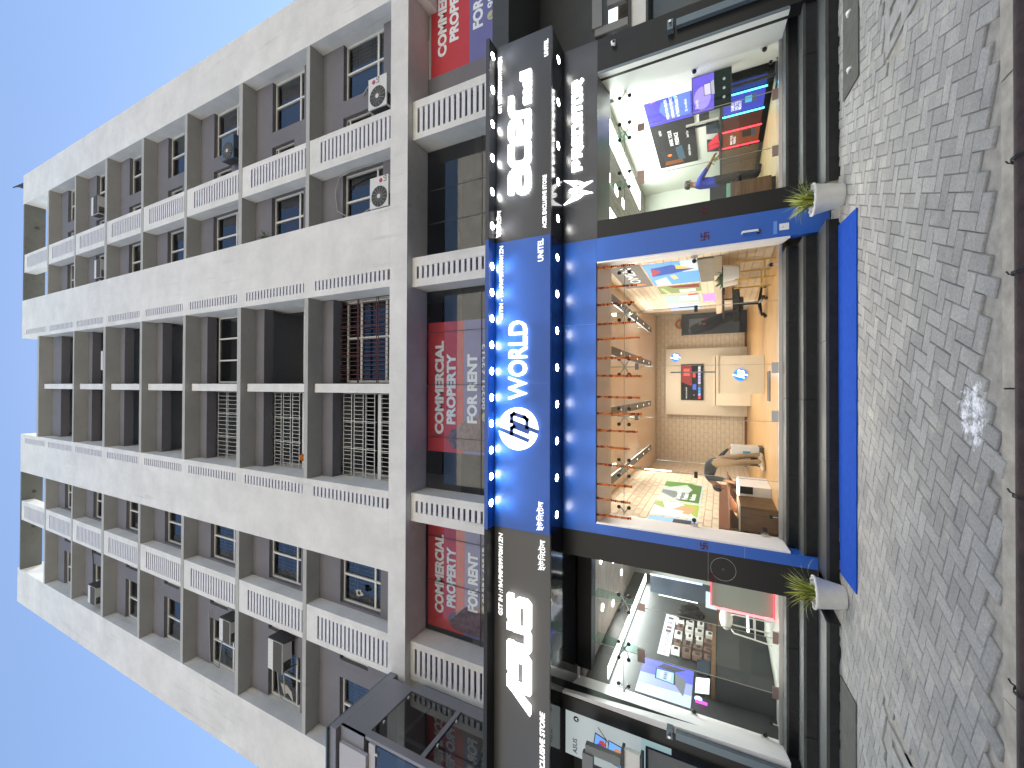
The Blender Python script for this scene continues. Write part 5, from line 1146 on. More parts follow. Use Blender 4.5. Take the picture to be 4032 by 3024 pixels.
box('lower_box', M['asusgrey'], t, 5.25, 5.5, 8.75, 9.0, 1.242, 1.42); box('upper_box', M['blackplastic'], t, 5.28, 5.5, 8.78, 8.98, 1.422, 1.60)
t = thing('small_plant', 'little yellow flowered plant at the end of the black counter', 'plant', (5.35, 10.72, 1.24)); mb = MB()
for i in range(22): mb.ball((5.35+random.uniform(-.08, .08), 10.72+random.uniform(-.08, .08), 1.26+random.uniform(0, .16)), .022, 6, 4)
mb.build('foliage', M['leafy'], t)
f = FRONT(7.62)
t = thing('monitor', 'slim screen with a violet laptop advert standing by the right shop glass', 'monitor', (4.98, 7.63, 1.05)); x0, x1, z0, z1 = 4.72, 5.27, 1.06, 1.66
f = Face((4.72, 7.75, 0), (.52, -.20, 0), (0, 0, 1)); wd_ = .557
mb = MB(); f.rect(mb, 0, wd_, z0, z1, -.03, 0); mb.build('case', M['blackplastic'], t); mb = MB(); f.rect(mb, .012, wd_-.012, z0+.26, z1-.012, .001, .002); mb.build('screen', print_mat((.20, .14, .85), .9), t)
mb = MB(); f.rect(mb, .012, wd_-.012, z0+.012, z0+.259, .001, .002); mb.build('screen', print_mat((.015, .035, .03), .3), t); mb = MB(); f.disc(mb, .22, z1-.16, .13, .003, .004, 20, 1.3); mb.build('screen_glow', print_mat((.45, .35, 1), 1.0), t)
laptop_print(t, f, .24, z0+.30, .18, (.8, .7, 1), 1.0, (.75, .75, .85), 8); pt(t, f, 'Swift', .08, z1-.10, .05, (1, 1, 1), .9, 9)
for i in range(3):
    mb = MB(); f.disc(mb, .15+.13*i, z0+.11, .022, .003, .004, 10); mb.build('screen_icon', print_mat((.7, .75, .75), .6), t)
MB().cyl((4.98, 7.68, FZ), (4.98, 7.68, 1.06), .025, 10).box(4.80, 5.16, 7.55, 7.8, FZ+.003, FZ+.03).build('stand', M['blackplastic'], t)
t = thing('reception_desk', 'low walnut desk front with a mint tray just inside the right shop door', 'desk', (3.1, 8.0, FZ))
box('front_panel', M['walnut'], t, 2.70, 3.51, 7.95, 7.99, FZ+.06, 1.04); box('top', M['walnut'], t, 2.70, 3.53, 7.93, 8.45, 1.042, 1.07); box('plinth', M['blackplastic'], t, 2.72, 3.49, 7.97, 8.0, FZ+.003, FZ+.058)
t = thing('mint_tray', 'mint green tray on the low walnut desk', 'tray', (3.3, 8.05, 1.07)); MB().box(3.2, 3.52, 7.98, 8.12, 1.072, 1.13).build('tray', M['mint'], t)
t = thing('black_stool', 'dark backed seat behind the walnut desk in the right shop', 'seat', (4.0, 9.2, FZ))
box('seat_back', M['trouser'], t, 3.60, 4.10, 9.35, 9.45, .95, 1.42); box('seat', M['blackmat'], t, 3.62, 4.08, 9.0, 9.34, .86, .94); MB().cyl((3.85, 9.2, FZ), (3.85, 9.2, .86), .03, 10).build('pedestal', M['steel'], t)
t = thing('split_ac_indoor', 'grey indoor air unit on the far wall of the right shop', 'air conditioner', (3.4, 12.4, 2.9)); box('casing', M['asusgrey'], t, 3.3, 3.9, 12.3, 12.498, 2.85, 3.05); box('louvre', M['acdark'], t, 3.32, 3.88, 12.292, 12.299, 2.86, 2.89)

# ---- middle shop ----------------------------------------------------------------------------
t = thing('display_wall_panel', 'cream display wall with a round blue logo behind the television', 'display wall', (.2, 16.2, FZ))
box('board', M['cream'], t, -.99, 1.405, 16.15, 16.35, FZ+.003, 3.03); box('lower_block', M['cream'], t, -.55, .97, 14.25, 16.149, FZ+.004, 1.44); box('shadow_gap', M['brown'], t, -.55, .97, 14.24, 14.249, 1.36, 1.38)
logo_hp(t, FRONT(16.148), 1.10, 2.70, .155, 0, .02, M['hpblue'], M['led'])
f = FRONT(16.10)
t = thing('television', 'wall television showing a dark red menu of square icons in the middle shop', 'television', (.19, 16.1, 2.14))
mb = MB(); f.rect(mb, -.455, .835, 1.765, 2.51, -.04, 0); mb.build('case', M['blackplastic'], t)
mb = MB(); f.rect(mb, -.44, .82, 1.78, 2.495, .001, .002); mb.build('screen', print_mat((.012, .012, .015), .3), t)
pp(t, f, [(.05, 2.15), (.80, 2.15), (.80, 2.49), (.20, 2.49)], (.35, .04, .04), .7, 4); pp(t, f, R4(.42, .68, 2.22, 2.42), (.85, .12, .1), .9, 5); pp(t, f, R4(-.08, .12, 2.00, 2.12), (.08, .15, .7), .8, 5); pp(t, f, R4(.36, .54, 2.02, 2.12), (.7, .08, .05), .8, 5)
for i, c in enumerate(((.85, .1, .1), (.5, .45, .9), (.1, .4, .9), (.08, .35, .95), (.1, .1, .1), (.7, .6, .9), (.55, .5, .9), (.6, .55, .9), (.6, .55, .9), (.75, .75, .85), (.75, .75, .85))): pp(t, f, R4(-.40+.106*i, -.31+.106*i, 1.86, 1.94), c, .8, 5)
pt(t, f, 'WATCH NOW', -.40, 2.30, .045, (.9, .9, .9), .7, 6); pt(t, f, 'Apps', -.30, 2.06, .03, (.9, .9, .9), .7, 6)
t = thing('podium', 'cream podium with a glowing round blue logo standing on the oak floor', 'podium', (.28, 10.3, FZ))
box('body', M['cream'], t, -.125, .682, 9.98, 10.62, FZ+.003, 1.26); box('top', M['cream'], t, -.135, .692, 9.965, 10.63, 1.262, 1.305)
logo_hp(t, FRONT(9.978), .276, .85, .128, 0, .012, M['hpblue'], M['led'])
t = thing('floor_mat', 'grey floor strip mat before the podium', 'mat', (0, 9.0, FZ)); box('mat', M['asuswall'], t, -.25, .31, 8.80, 9.27, FZ+.002, FZ+.012)
t = thing('dark_glass_door', 'dark glass door with a small garland above it in the far brick wall', 'door', (2.4, 16.38, FZ)); box('leaf', M['screen_dark'], t, 1.92, 2.69, 16.33, 16.384, FZ+.003, 2.475); box('frame', M['blackplastic'], t, 1.90, 2.69, 16.32, 16.384, 2.476, 2.51)
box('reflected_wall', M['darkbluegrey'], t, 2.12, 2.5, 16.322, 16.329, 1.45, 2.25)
t = thing('door_garland', 'small orange and green garland over the dark door', 'garland', (2.33, 16.3, 2.55)); mb = MB()
for i in range(16): a = PI*i/15; mb.ball((2.33+.15*math.cos(a), 16.31, 2.53+.17*math.sin(a)), .035, 6, 4)
mb.build('flower_arc', M['marigold'], t); box('base_bar', M['leafd'], t, 2.18, 2.48, 16.29, 16.33, 2.513, 2.54)
# marigold garlands along the lintel
proto = {}
def garland(x, zb, idx):
    where = ('by the left white reveal', 'second from the left reveal', 'third from the left reveal', 'fourth from the left', 'just left of the far light track', 'over the slim wall gap', 'left of the display wall', 'over the left edge of the television', 'over the podium edge', 'over the podium logo', 'right of the podium', 'before the dark door', 'right of the dark door', 'second from the right reveal', 'by the right white reveal')[idx]
    L = 2.975 - zb; n = int(L/.030)
    t = thing('marigold_garland', 'orange marigold strand under the blue lintel, ' + where, 'garland', (x, 6.42, 2.975), 'marigold strands hung along the shop lintel')
    random.seed(idx); m1 = MB(); m2 = MB(); sw = random.uniform(-.02, .02)
    for i in range(n):
        s = (i+.6)/n; c = (x + sw*s + random.uniform(-.003, .003), 6.44, 2.975 - L*s); r = random.uniform(.019, .026)
        (m2 if random.random() < .33 else m1).ball(c, r, 7, 4, (1, 1, .72))
    m1.build('orange_flowers', M['marigold'], t); m2.build('dark_flowers', M['maroon'], t); MB().cyl((x, 6.44, 2.975), (x+sw, 6.44, zb), .003, 5).build('thread', M['maroon'], t)
for i, (x, zb) in enumerate(((-2.02, 2.44), (-1.756, 2.448), (-1.536, 2.428), (-1.213, 2.388), (-.937, 2.463), (-.683, 2.348), (-.415, 2.288), (-.152, 2.308), (.182, 2.282), (.458, 2.289), (.757, 2.316), (.998, 2.371), (1.304, 2.398), (1.574, 2.358), (1.895, 2.399))): garland(x, zb, i)
# right wall of the middle shop
f = RWALL(2.325)
t = sheet('dark_brand_panel', 'grey wall panel with white letters and an orange diamond in the middle shop', 'sign', f, -9.88, -8.05, 2.60, 3.20, (.12, .11, .10), 0)
pt(t, f, 'OMEN', -9.42, 2.78, .22, (1, 1, 1), 1.1, 5, 0, 1.25); pp(t, f, [(-9.62, 2.70), (-9.52, 2.84), (-9.60, 3.0), (-9.70, 2.84)], (1, .22, .05), 1.2, 5)
G = 'lit posters on the right wall of the middle shop'
t = sheet('wall_poster', 'lit blue poster of a multicoloured kite shape, nearest the glass of the middle shop', 'poster', f, -9.88, -8.12, 1.615, 2.56, (.16, .42, .90), .8, group=G)
pp(t, f, R4(-8.9, -8.12, 1.615, 1.9), (.65, .8, .9), .8); pp(t, f, [(-8.75, 1.68), (-8.30, 2.05), (-8.42, 2.45), (-9.05, 2.50), (-8.95, 2.1)], (.03, .10, .45), .7, 2); pp(t, f, [(-8.72, 1.68), (-8.32, 2.0), (-8.62, 2.0)], (.95, .55, .08), .9, 3); pp(t, f, [(-8.42, 2.45), (-9.05, 2.50), (-8.7, 2.28)], (.5, .06, .10), .7, 3); pp(t, f, [(-9.4, 2.02), (-9.05, 2.06), (-9.1, 2.16), (-9.45, 2.12)], (.95, .6, .3), .8, 3); pp(t, f, [(-9.85, 2.2), (-9.2, 2.25), (-9.4, 2.5), (-9.85, 2.5)], (.75, .88, .97), .8, 2)
t = sheet('wall_poster', 'lit green and red portrait style poster, second from the glass in the middle shop', 'poster', f, -10.85, -10.03, 1.63, 2.54, (.32, .40, .16), .7, group=G); pp(t, f, [(-10.4, 1.66), (-10.06, 1.66), (-10.06, 2.3), (-10.25, 2.2)], (.30, .04, .03), .6, 2); pp(t, f, R4(-10.8, -10.5, 1.75, 2.1), (.9, .9, .85), .8, 2); pp(t, f, [(-10.84, 2.3), (-10.2, 2.42), (-10.2, 2.5), (-10.84, 2.4)], (.6, .7, .3), .7, 2)
t = sheet('wall_poster', 'lit pale poster with a white armchair, third from the glass in the middle shop', 'poster', f, -12.2, -11.05, 1.70, 2.54, (.50, .62, .60), .8, group=G); pp(t, f, [(-11.9, 1.75), (-11.3, 1.75), (-11.35, 2.15), (-11.8, 2.2)], (.9, .88, .82), .9, 2); pp(t, f, R4(-11.25, -11.08, 1.72, 1.95), (.6, .1, .05), .7, 2)
t = sheet('wall_poster', 'lit light blue poster with dark gadgets, farthest from the glass in the middle shop', 'poster', f, -13.3, -12.35, 1.76, 2.54, (.50, .62, .95), .9, group=G); pp(t, f, R4(-12.9, -12.8, 1.85, 2.3), (.03, .05, .15), .3, 2); pp(t, f, R4(-12.7, -12.5, 1.9, 2.05), (.05, .2, .5), .5, 2)
t = thing('wall_shelf', 'cream wall shelf with a violet lit niche under the right posters', 'shelf', (2.2, 10.2, 1.3)); box('board', M['cream'], t, 1.98, 2.324, 8.1, 12.3, 1.20, 1.325); box('edge', M['brown'], t, 1.976, 2.30, 9.9, 12.3, 1.14, 1.199); mb = MB(); f.rect(mb, -12.2, -11.3, 1.33, 1.62, .0, .003); mb.build('lit_niche', M['violet'], t); box('grey_back', M['greytex'], t, 2.30, 2.324, 8.1, 9.86, 1.326, 1.60)
t = thing('plant_stand', 'gold tube stand holding two white planters at the right of the middle shop', 'plant stand', (2.0, 8.3, FZ)); mb = MB()
for (x, y) in ((1.86, 8.05), (2.16, 8.05), (1.86, 8.75), (2.16, 8.75)): mb.box(x-.012, x+.012, y-.012, y+.012, FZ+.003, 1.0)
for z in (.55, .92): mb.box(1.86, 2.16, 8.042, 8.058, z, z+.02).box(1.86, 2.16, 8.742, 8.758, z, z+.02).box(1.852, 1.868, 8.05, 8.75, z, z+.02).box(2.152, 2.168, 8.05, 8.75, z, z+.02)
mb.build('frame', M['gold'], t)
for (yy, lab) in ((8.15, 'white planter with a leafy green plant on the gold stand, nearer the glass'), (8.58, 'white planter with a leafy green plant on the gold stand, farther from the glass')):
    t = thing('planter', lab, 'planter', (2.0, yy, .94), 'white planters on the gold stand'); MB().lathe((2.01, yy, .942), [(0, 0), (.11, 0), (.15, .24), (.14, .24), (.0, .2)], 20).build('pot', M['pwhite'], t); mb = MB()
    for i in range(30):
        a = random.uniform(0, 2*PI); e = random.uniform(.2, 1.3); L = random.uniform(.12, .24); d = Vector((math.cos(a)*math.cos(e), math.sin(a)*math.cos(e), math.sin(e))); s_ = d.orthogonal().normalized()*.03; c = Vector((2.01, yy, 1.15)); mb.add([c, c+d*L*.5+s_, c+d*L, c+d*L*.5-s_], [(0, 1, 2, 3)])
    mb.build('foliage', M['leafd'], t)
# gaming chair on the oak floor
def gaming_chair(x, y, rz, label):
    t = thing('gaming_chair', label, 'chair', (x, y, FZ)); o = Vector((x, y, FZ)); T = lambda a, b, c: (x + a, y + b, FZ + c)
    mb = MB().hexa([T(-.27, -.24, .46), T(.27, -.26, .47), T(.27, .26, .47), T(-.27, .24, .46), T(-.27, -.26, .58), T(.30, -.24, .60), T(.30, .24, .60), T(-.27, .26, .58)]); mb.build('seat', M['blackmat'], t)
    mb = MB().tube([T(-.20, 0, .58), T(-.30, 0, .8), T(-.42, 0, 1.10), T(-.50, 0, 1.32), T(-.53, 0, 1.40)], [.20, .24, .26, .22, .13], 10)
    mb.v = [(v[0], v[1], v[2]) for v in mb.v]; b = mb.build('backrest', M['blackmat'], t, smooth=True)
    for v in b.data.vertices:       # flatten the tube into a bolstered pad
        c = -.20 - (v.co.z-.58)*.42; v.co.x = c + (v.co.x-c)*.36
    mb = MB().ball(T(-.40, 0, 1.17), .10, 10, 6, (.5, 1.4, .7)); mb.build('neck_pillow', M['blackplastic'], t); 
    mb = MB(); 
    for sy in (-.13, .13): mb.ball(T(-.33, sy, 1.12), .035, 8, 5, (.5, 1, 1))
    mb.build('red_badge', M['curtain'], t)
    for sy in (-1, 1):
        MB().box(*[v for p in ((x-.14, x+.16), (y+sy*.33-.035, y+sy*.33+.035), (FZ+.74, FZ+.775)) for v in p]).tube([T(0, sy*.33, .74), T(0, sy*.31, .5), T(0, sy*.2, .46)], .018, 6).build('armrest', M['blackplastic'], t)
    MB().cyl(T(0, 0, .10), T(0, 0, .46), .03, 12).box(x-.12, x+.12, y-.1, y+.1, FZ+.40, FZ+.46).build('gas_lift', M['blackplastic'], t)
    for i in range(5):
        a = 2*PI*i/5 + .3; l_ = MB().tube([T(0, 0, .12), T(.30*math.cos(a), .30*math.sin(a), .085)], [.035, .02], 6).build('base_leg', M['blackplastic'], t)
        MB().cyl(T(.31*math.cos(a)-.02*math.sin(a), .31*math.sin(a)+.02*math.cos(a), .033), T(.31*math.cos(a)+.02*math.sin(a), .31*math.sin(a)-.02*math.cos(a), .033), .032, 12).build('caster', M['blackplastic'], l_)
    t.rotation_euler = (0, 0, rz); return t
gaming_chair(1.70, 9.55, -.55, 'black gaming chair on casters turned to the right wall of the middle shop')
# left wall of the middle shop
f = LWALL(-2.375); G = 'lit posters on the left wall of the middle shop'; s_ = 2.375/2.3
t = sheet('wall_poster', 'lit poster of a tree lined glass roof, farthest from the glass on the left wall', 'poster', f, 9.20, 11.1, 1.58, 2.44, (.55, .60, .55), .9, group=G); pp(t, f, [(9.25, 1.62), (10.9, 1.62), (11.05, 2.0), (10.4, 1.8), (9.3, 2.0)], (.09, .22, .03), .6, 2); pp(t, f, [(10.5, 2.3), (11.1, 1.75), (11.1, 2.44), (10.6, 2.44)], (.12, .32, .05), .7, 3); pp(t, f, [(9.3, 2.0), (10.0, 1.78), (10.2, 2.42), (9.9, 2.42)], (.25, .28, .28), .6, 2)
pt(t, f, 'Surround Ultra', 9.45, 2.0, .11, (1, 1, 1), 1.1, 5, .03); pt(t, f, 'Precision', 9.45, 1.85, .11, (1, 1, 1), 1.1, 5, .03); pt(t, f, 'Performs', 9.45, 1.70, .11, (1, 1, 1), 1.1, 5, .03)
t = sheet('wall_poster', 'lit poster of a reclining figure on a green couch, middle of the left wall', 'poster', f, 8.10, 9.12, 1.58, 2.42, (.62, .70, .66), .9, group=G); pp(t, f, [(8.2, 1.6), (9.1, 1.6), (9.1, 1.9), (8.6, 1.8)], (.42, .50, .08), .8, 2); pp(t, f, [(8.35, 1.75), (8.8, 1.65), (8.95, 1.9), (8.5, 2.1)], (.65, .38, .2), .8, 3); pp(t, f, [(8.3, 1.9), (8.55, 1.85), (8.6, 2.2), (8.4, 2.25)], (.88, .86, .84), .9, 4); pp(t, f, [(8.6, 2.2), (9.12, 2.3), (9.12, 2.42), (8.8, 2.42)], (.40, .50, .15), .7, 2)
t = sheet('wall_poster', 'narrow lit blue and grey poster, nearest the glass on the left wall', 'poster', f, 7.62, 8.02, 1.58, 2.40, (.30, .52, .85), .9, group=G); pp(t, f, R4(7.66, 7.98, 1.68, 1.98), (.05, .06, .07), .3, 2)
t = thing('brown_wall_shelf', 'brown wall shelf with triangular brackets along the left brick wall', 'shelf', (-2.2, 9.4, 1.2)); box('board', M['brown'], t, -2.374, -2.02, 7.7, 11.2, 1.06, 1.09); box('back_board', M['brown'], t, -2.374, -2.34, 7.7, 11.2, 1.091, 1.25)
for yy in (7.9, 8.9, 10.0, 11.0): MB().prism([(-2.37, yy, 1.058), (-2.05, yy, 1.058), (-2.37, yy, .86)], (0, .02, 0)).build('bracket', M['brown'], t)
t = thing('slatted_counter', 'walnut counter with grooved end just inside the left of the middle shop', 'counter', (-2.1, 7.9, FZ)); box('body', M['walnut_v'], t, -2.33, -1.96, 7.70, 8.55, FZ+.003, .93); box('top', M['cream'], t, -2.34, -1.94, 7.69, 8.56, .932, .955)
for i in range(14): box('slat', M['walnut_v'], t, -1.96, -1.945, 7.72+.058*i, 7.755+.058*i, FZ+.004, .93)
logo_hp(t, FRONT(7.699), -2.20, .66, .05, 0, .003, M['brown'], M['walnut'])
t = thing('white_counter', 'white counter with a lit top edge next to the walnut one', 'counter', (-1.9, 9.0, FZ)); box('body', M['reveal'], t, -2.33, -1.80, 8.62, 9.55, FZ+.003, .92); box('lit_top', M['panelwarm'], t, -2.30, -1.82, 8.64, 9.53, .921, .926); box('leaflet', M['blackplastic'], t, -1.93, -1.799, 8.612, 8.619, .70, .90); box('price_card', M['pwhite'], t, -2.05, -1.96, 8.60, 8.618, .82, .90)
t = thing('light_tube_corner', 'glowing slim tube in the far left corner of the middle shop', 'light', (-2.35, 12.2, 3.0)); MB().cyl((-2.33, 12.19, 2.45), (-2.33, 12.19, 3.15), .02, 8).build('tube', M['panelwarm'], t)
t = thing('carton', 'large printer carton on the floor at the bending man', 'carton', (-1.4, 10.2, FZ)); box('body', M['carton'], t, -1.66, -1.26, 10.05, 10.45, FZ+.003, 1.02); box('base_band', M['cartondark'], t, -1.664, -1.256, 10.046, 10.454, FZ+.004, .50); f = FRONT(10.049); mb = MB(); f.rect(mb, -1.64, -1.42, .52, .66, 0, .003); mb.build('printed_picture', M['cartondark'], t); mb = MB(); f.rect(mb, -1.44, -1.35, .66, .80, 0, .0035); mb.build('printed_label', M['cartonpic'], t)
box('open_flap', M['boxbrown'], t, -1.66, -1.50, 10.06, 10.44, 1.021, 1.12)

# ---- left shop --------------------------------------------------------------------------------
f = LWALL(-5.345)
t = sheet('wall_poster', 'large lit violet and white laptop poster on the left shop wall', 'poster', f, 7.50, 8.50, 1.67, 2.57, (.62, .74, .90), .9); pp(t, f, [(8.0, 1.67), (8.5, 1.67), (8.5, 2.57), (7.95, 2.57)], (.16, .18, .85), .8); pp(t, f, [(7.8, 1.67), (8.1, 1.67), (8.05, 2.57), (7.75, 2.57)], (.38, .45, .92), .85, 2)
pp(t, f, [(7.95, 1.95), (8.3, 1.98), (8.28, 2.32), (7.98, 2.30)], (.03, .05, .06), .2, 3); pp(t, f, [(7.97, 1.98), (8.28, 2.0), (8.26, 2.30), (8.0, 2.28)], (.35, .62, .80), .9, 4); pp(t, f, [(7.72, 1.80), (7.95, 1.95), (8.3, 1.98), (8.15, 1.78)], (.25, .27, .30), .6, 3); pp(t, f, [(8.3, 2.0), (8.45, 1.8), (8.47, 2.2), (8.32, 2.3)], (.12, .13, .15), .4, 3)
for i in range(4):
    for j in range(3): pp(t, f, R4(8.03+.055*i, 8.07+.055*i, 2.04+.07*j, 2.09+.07*j), ((.8, .8, .85), (.2, .2, .3), (.9, .6, .6), (.3, .3, .7))[(i*2+j) % 4], .8, 5)
yf_ = lambda y: y
t = sheet('accessory_sign', 'long white lit sign for accessories on the left shop wall', 'sign', f, 8.75, 10.35, 2.14, 2.36, (.80, .82, .95), .9, depth=.10); pt(t, f, 'ASUS ACCESSORIES', 8.82, 2.21, .075, (.2, .22, .3), .2)
for i, a in enumerate((9.6, 9.75, 9.95, 10.15)): pp(t, f, R4(a, a+.10, 2.19, 2.30), ((.2, .12, .12), (.35, .18, .18), (.5, .5, .6), (.15, .15, .18))[i], .3, 3)
random.seed(21)
specs = [(y, z) for z in (1.95, 1.75, 1.55, 1.36) for y in (8.8, 9.05, 9.35, 9.65, 9.95)]
words = ('top', 'second', 'third', 'lowest'); ords = ('nearest the glass', 'second from the glass', 'in the middle', 'fourth from the glass', 'farthest from the glass')
for i, (y, z) in enumerate(specs):
    w_ = random.uniform(.13, .20); h_ = random.uniform(.12, .17); mt = random.choice((M['boxwhite'], M['boxwhite'], M['boxwhite'], M['boxbrown'])); kind = 'white' if mt is M['boxwhite'] else 'brown'
    t = thing('accessory_box', '%s accessory box hung on the dark wall rack, %s row, %s' % (kind, words[i//5], ords[i % 5]), 'box', (-5.3, y, z), 'accessory boxes on the left shop wall')
    mb = MB(); f.rect(mb, y, y+w_, z, z+h_, .02, .13); mb.build('carton', mt, t); mb = MB(); f.rect(mb, y+.03, y+w_-.03, z+.03, z+h_-.05, .1302, .132); mb.build('window', M['blackplastic'], t)
t = thing('hanging_bags', 'black laptop bags hanging between the boxes on the left shop wall', 'bags', (-5.2, 10.4, 1.7)); mb = MB()
for i in range(5): mb.ball((-5.22, 10.15+.12*i, 1.95-.13*(i % 3)), .15, 9, 6, (.6, .9, 1.1))
mb.build('bag', M['blackmat'], t)
t = thing('side_counter', 'dark counter with a wooden top edge along the left shop wall', 'counter', (-5.15, 9.0, FZ)); box('body', M['asuswall'], t, -5.343, -4.95, 7.9, 9.6, FZ+.003, 1.30); box('wood_top', M['walnut'], t, -5.343, -4.93, 7.88, 9.62, 1.302, 1.37)
t = thing('back_counter', 'black display counter with a wooden edge at the back of the left shop', 'counter', (-4.9, 10.2, FZ)); box('body', M['asuswall'], t, -5.342, -4.40, 10.0, 10.5, FZ+.003, 1.20); box('wood_top', M['walnut'], t, -5.342, -4.38, 9.985, 10.5, 1.202, 1.27)
t = thing('dark_display_panel', 'tall black glass panel edged in blue light at the back of the left shop', 'panel', (-4.75, 10.45, 1.6)); box('glass', M['screen_dark'], t, -4.98, -4.56, 10.52, 10.56, 1.30, 2.75); MB().cyl((-4.55, 10.5, 1.6), (-4.55, 10.5, 2.75), .02, 8).build('blue_tube', M['bluetube'], t); MB().cyl((-5.0, 10.5, 1.7), (-5.0, 10.5, 2.55), .008, 6).build('white_tube', M['whitetube'], t)
t = thing('grey_counter_block', 'grey green counter block with a pink red light tube along its edge', 'counter', (-3.4, 8.3, FZ)); box('body', M['asusgrey'], t, -3.86, -2.75, 8.15, 8.75, FZ+.003, 1.37); MB().cyl((-3.885, 8.14, .44), (-3.885, 8.14, 1.33), .022, 10).build('pink_tube', M['pinktube'], t); box('red_base', M['redtube'], t, -3.86, -2.75, 8.10, 8.145, FZ+.004, .43); box('red_top_line', M['redtube'], t, -3.86, -2.9, 8.13, 8.149, 1.371, 1.385)
G = None
t = thing('bar_stool', 'white shell bar stool with pale metal legs at the back counter of the left shop', 'stool', (-4.45, 8.75, FZ)); x, y = -4.33, 8.75
MB().ball((x, y, 1.13), .18, 16, 8, (1.15, .9, .62)).build('seat_shell', M['chairwhite'], t, smooth=True)
for (sx, sy) in ((-1, -1), (1, -1), (-1, 1), (1, 1)): MB().tube([(x+sx*.13, y+sy*.10, 1.05), (x+sx*.17, y+sy*.15, 1.0), (x+sx*.20, y+sy*.2, FZ+.004)], .013, 6).build('leg', M['chairwhite'], t)
MB().box(x-.18, x+.18, y-.185, y-.165, .66, .68).box(x-.18, x+.18, y+.165, y+.185, .66, .68).build('foot_rail', M['chairwhite'], t)
t = thing('counter_reflection', 'glowing reflection of a white light strip low on the black counter of the left shop', 'light', (-5.0, 9.98, .7)); MB().cyl((-4.75, 9.985, .72), (-5.35, 9.985, .70), .022, 8).build('tube', M['whitetube'], t)  # the counter's reflection of a light, put in as a glowing tube
laptop(-5.15, 8.05, 1.37, 1.4, 'open laptop on the wooden edge under the violet poster', M['litwhite'], GL_); laptop(-5.15, 8.6, 1.37, 1.4, 'dark open laptop beside the bright one in the left shop', M['screen_dark'], GL_)
laptop(-4.75, 10.15, 1.27, .2, 'open laptop with a bright picture on the back counter of the left shop', print_mat((.5, .65, .7), .7), GL_)
t = thing('round_lit_logo', 'glowing round white logo with a pink bar low on the left shop wall', 'sign', (-5.33, 7.72, 1.5)); f = LWALL(-5.30); mb = MB(); f.disc(mb, 7.72, 1.56, .06, 0, .01, 20); mb.build('disc', M['bluetube'], t); mb = MB(); f.rect(mb, 7.62, 7.68, 1.42, 1.60, 0, .012); mb.build('pink_bar', print_mat((1, .1, .6), 1.5), t)

# ================================================================== people
def person(label, base, J, E, segmat, mats, face=None, hair=None):
    """J: name -> (x, y, z, radius) relative to base; E: edges; segmat: edge -> material index"""
    t = thing('person', label, 'person', base)
    names = list(J); idx = {n: i for i, n in enumerate(names)}
    bm = bmesh.new(); lay = bm.verts.layers.skin.verify(); vs = []
    for n in names:
        x, y, z, r = J[n]; v = bm.verts.new((x, y, z)); rr = r if isinstance(r, tuple) else (r, r); v[lay].radius = rr; v[lay].use_root = (n == 'pelvis'); vs.append(v)
    for a, b in E: bm.edges.new((vs[idx[a]], vs[idx[b]]))
    me = bpy.data.meshes.new('body'); bm.to_mesh(me); bm.free()
    o = bpy.data.objects.new('body_draft', me); COL.objects.link(o)
    o.modifiers.new('skin', 'SKIN').use_smooth_shade = True; sb = o.modifiers.new('subdivision', 'SUBSURF'); sb.levels = 2; sb.render_levels = 2
    bpy.context.view_layer.update()
    bme = bpy.data.meshes.new_from_object(o.evaluated_get(bpy.context.evaluated_depsgraph_get())); bpy.data.objects.remove(o)
    bme.materials.clear()
    for m_ in mats: bme.materials.append(m_)
    segs = [(Vector(J[a][:3]), Vector(J[b][:3]), segmat.get((a, b), 0)) for a, b in E]
    for p in bme.polygons:
        c = p.center; best = 1e9; mi = 0
        for a, b, k in segs:
            d = b-a; s = max(0, min(1, (c-a).dot(d)/max(d.dot(d), 1e-9))); q = (c-a-d*s).length
            if q < best: best = q; mi = k
        p.material_index = mi; p.use_smooth = True
    body = bpy.data.objects.new('body', bme); COL.objects.link(body); body.parent = t
    return t
def hand_edges(J, E, sm, pre, wrist, dirv, side, curl=.3, s=1.0, mi=0):
    """palm plus five separate fingers; dirv forward, side across the palm"""
    d = Vector(dirv).normalized(); w_ = Vector(side).normalized(); n = d.cross(w_)
    wv = Vector(J[wrist][:3]); palm = wv + d*.07*s; J[pre+'palm'] = (*palm, .026*s); E.append((wrist, pre+'palm')); sm[(wrist, pre+'palm')] = mi
    for i, (off, L) in enumerate(((-.030, .075), (-.010, .085), (.011, .080), (.031, .062))):
        k = palm + d*.035*s + w_*off*s; m_ = k + (d*math.cos(curl)-n*math.sin(curl))*L*.5*s; e = m_ + (d*math.cos(curl*2.4)-n*math.sin(curl*2.4))*L*.5*s
        for nm, q, r in (('k', k, .0105), ('m', m_, .009), ('e', e, .007)): J['%s%s%d' % (pre, nm, i)] = (*q, r*s)
        for a, b in ((pre+'palm', '%sk%d' % (pre, i)), ('%sk%d' % (pre, i), '%sm%d' % (pre, i)), ('%sm%d' % (pre, i), '%se%d' % (pre, i))): E.append((a, b)); sm[(a, b)] = mi
    k = wv + d*.04*s - w_*.036*s; e = k + (d*.6 - w_*.55 - n*.3).normalized()*.055*s
    J[pre+'tk'] = (*k, .012*s); J[pre+'te'] = (*e, .008*s)
    for a, b in ((wrist, pre+'tk'), (pre+'tk', pre+'te')): E.append((a, b)); sm[(a, b)] = mi
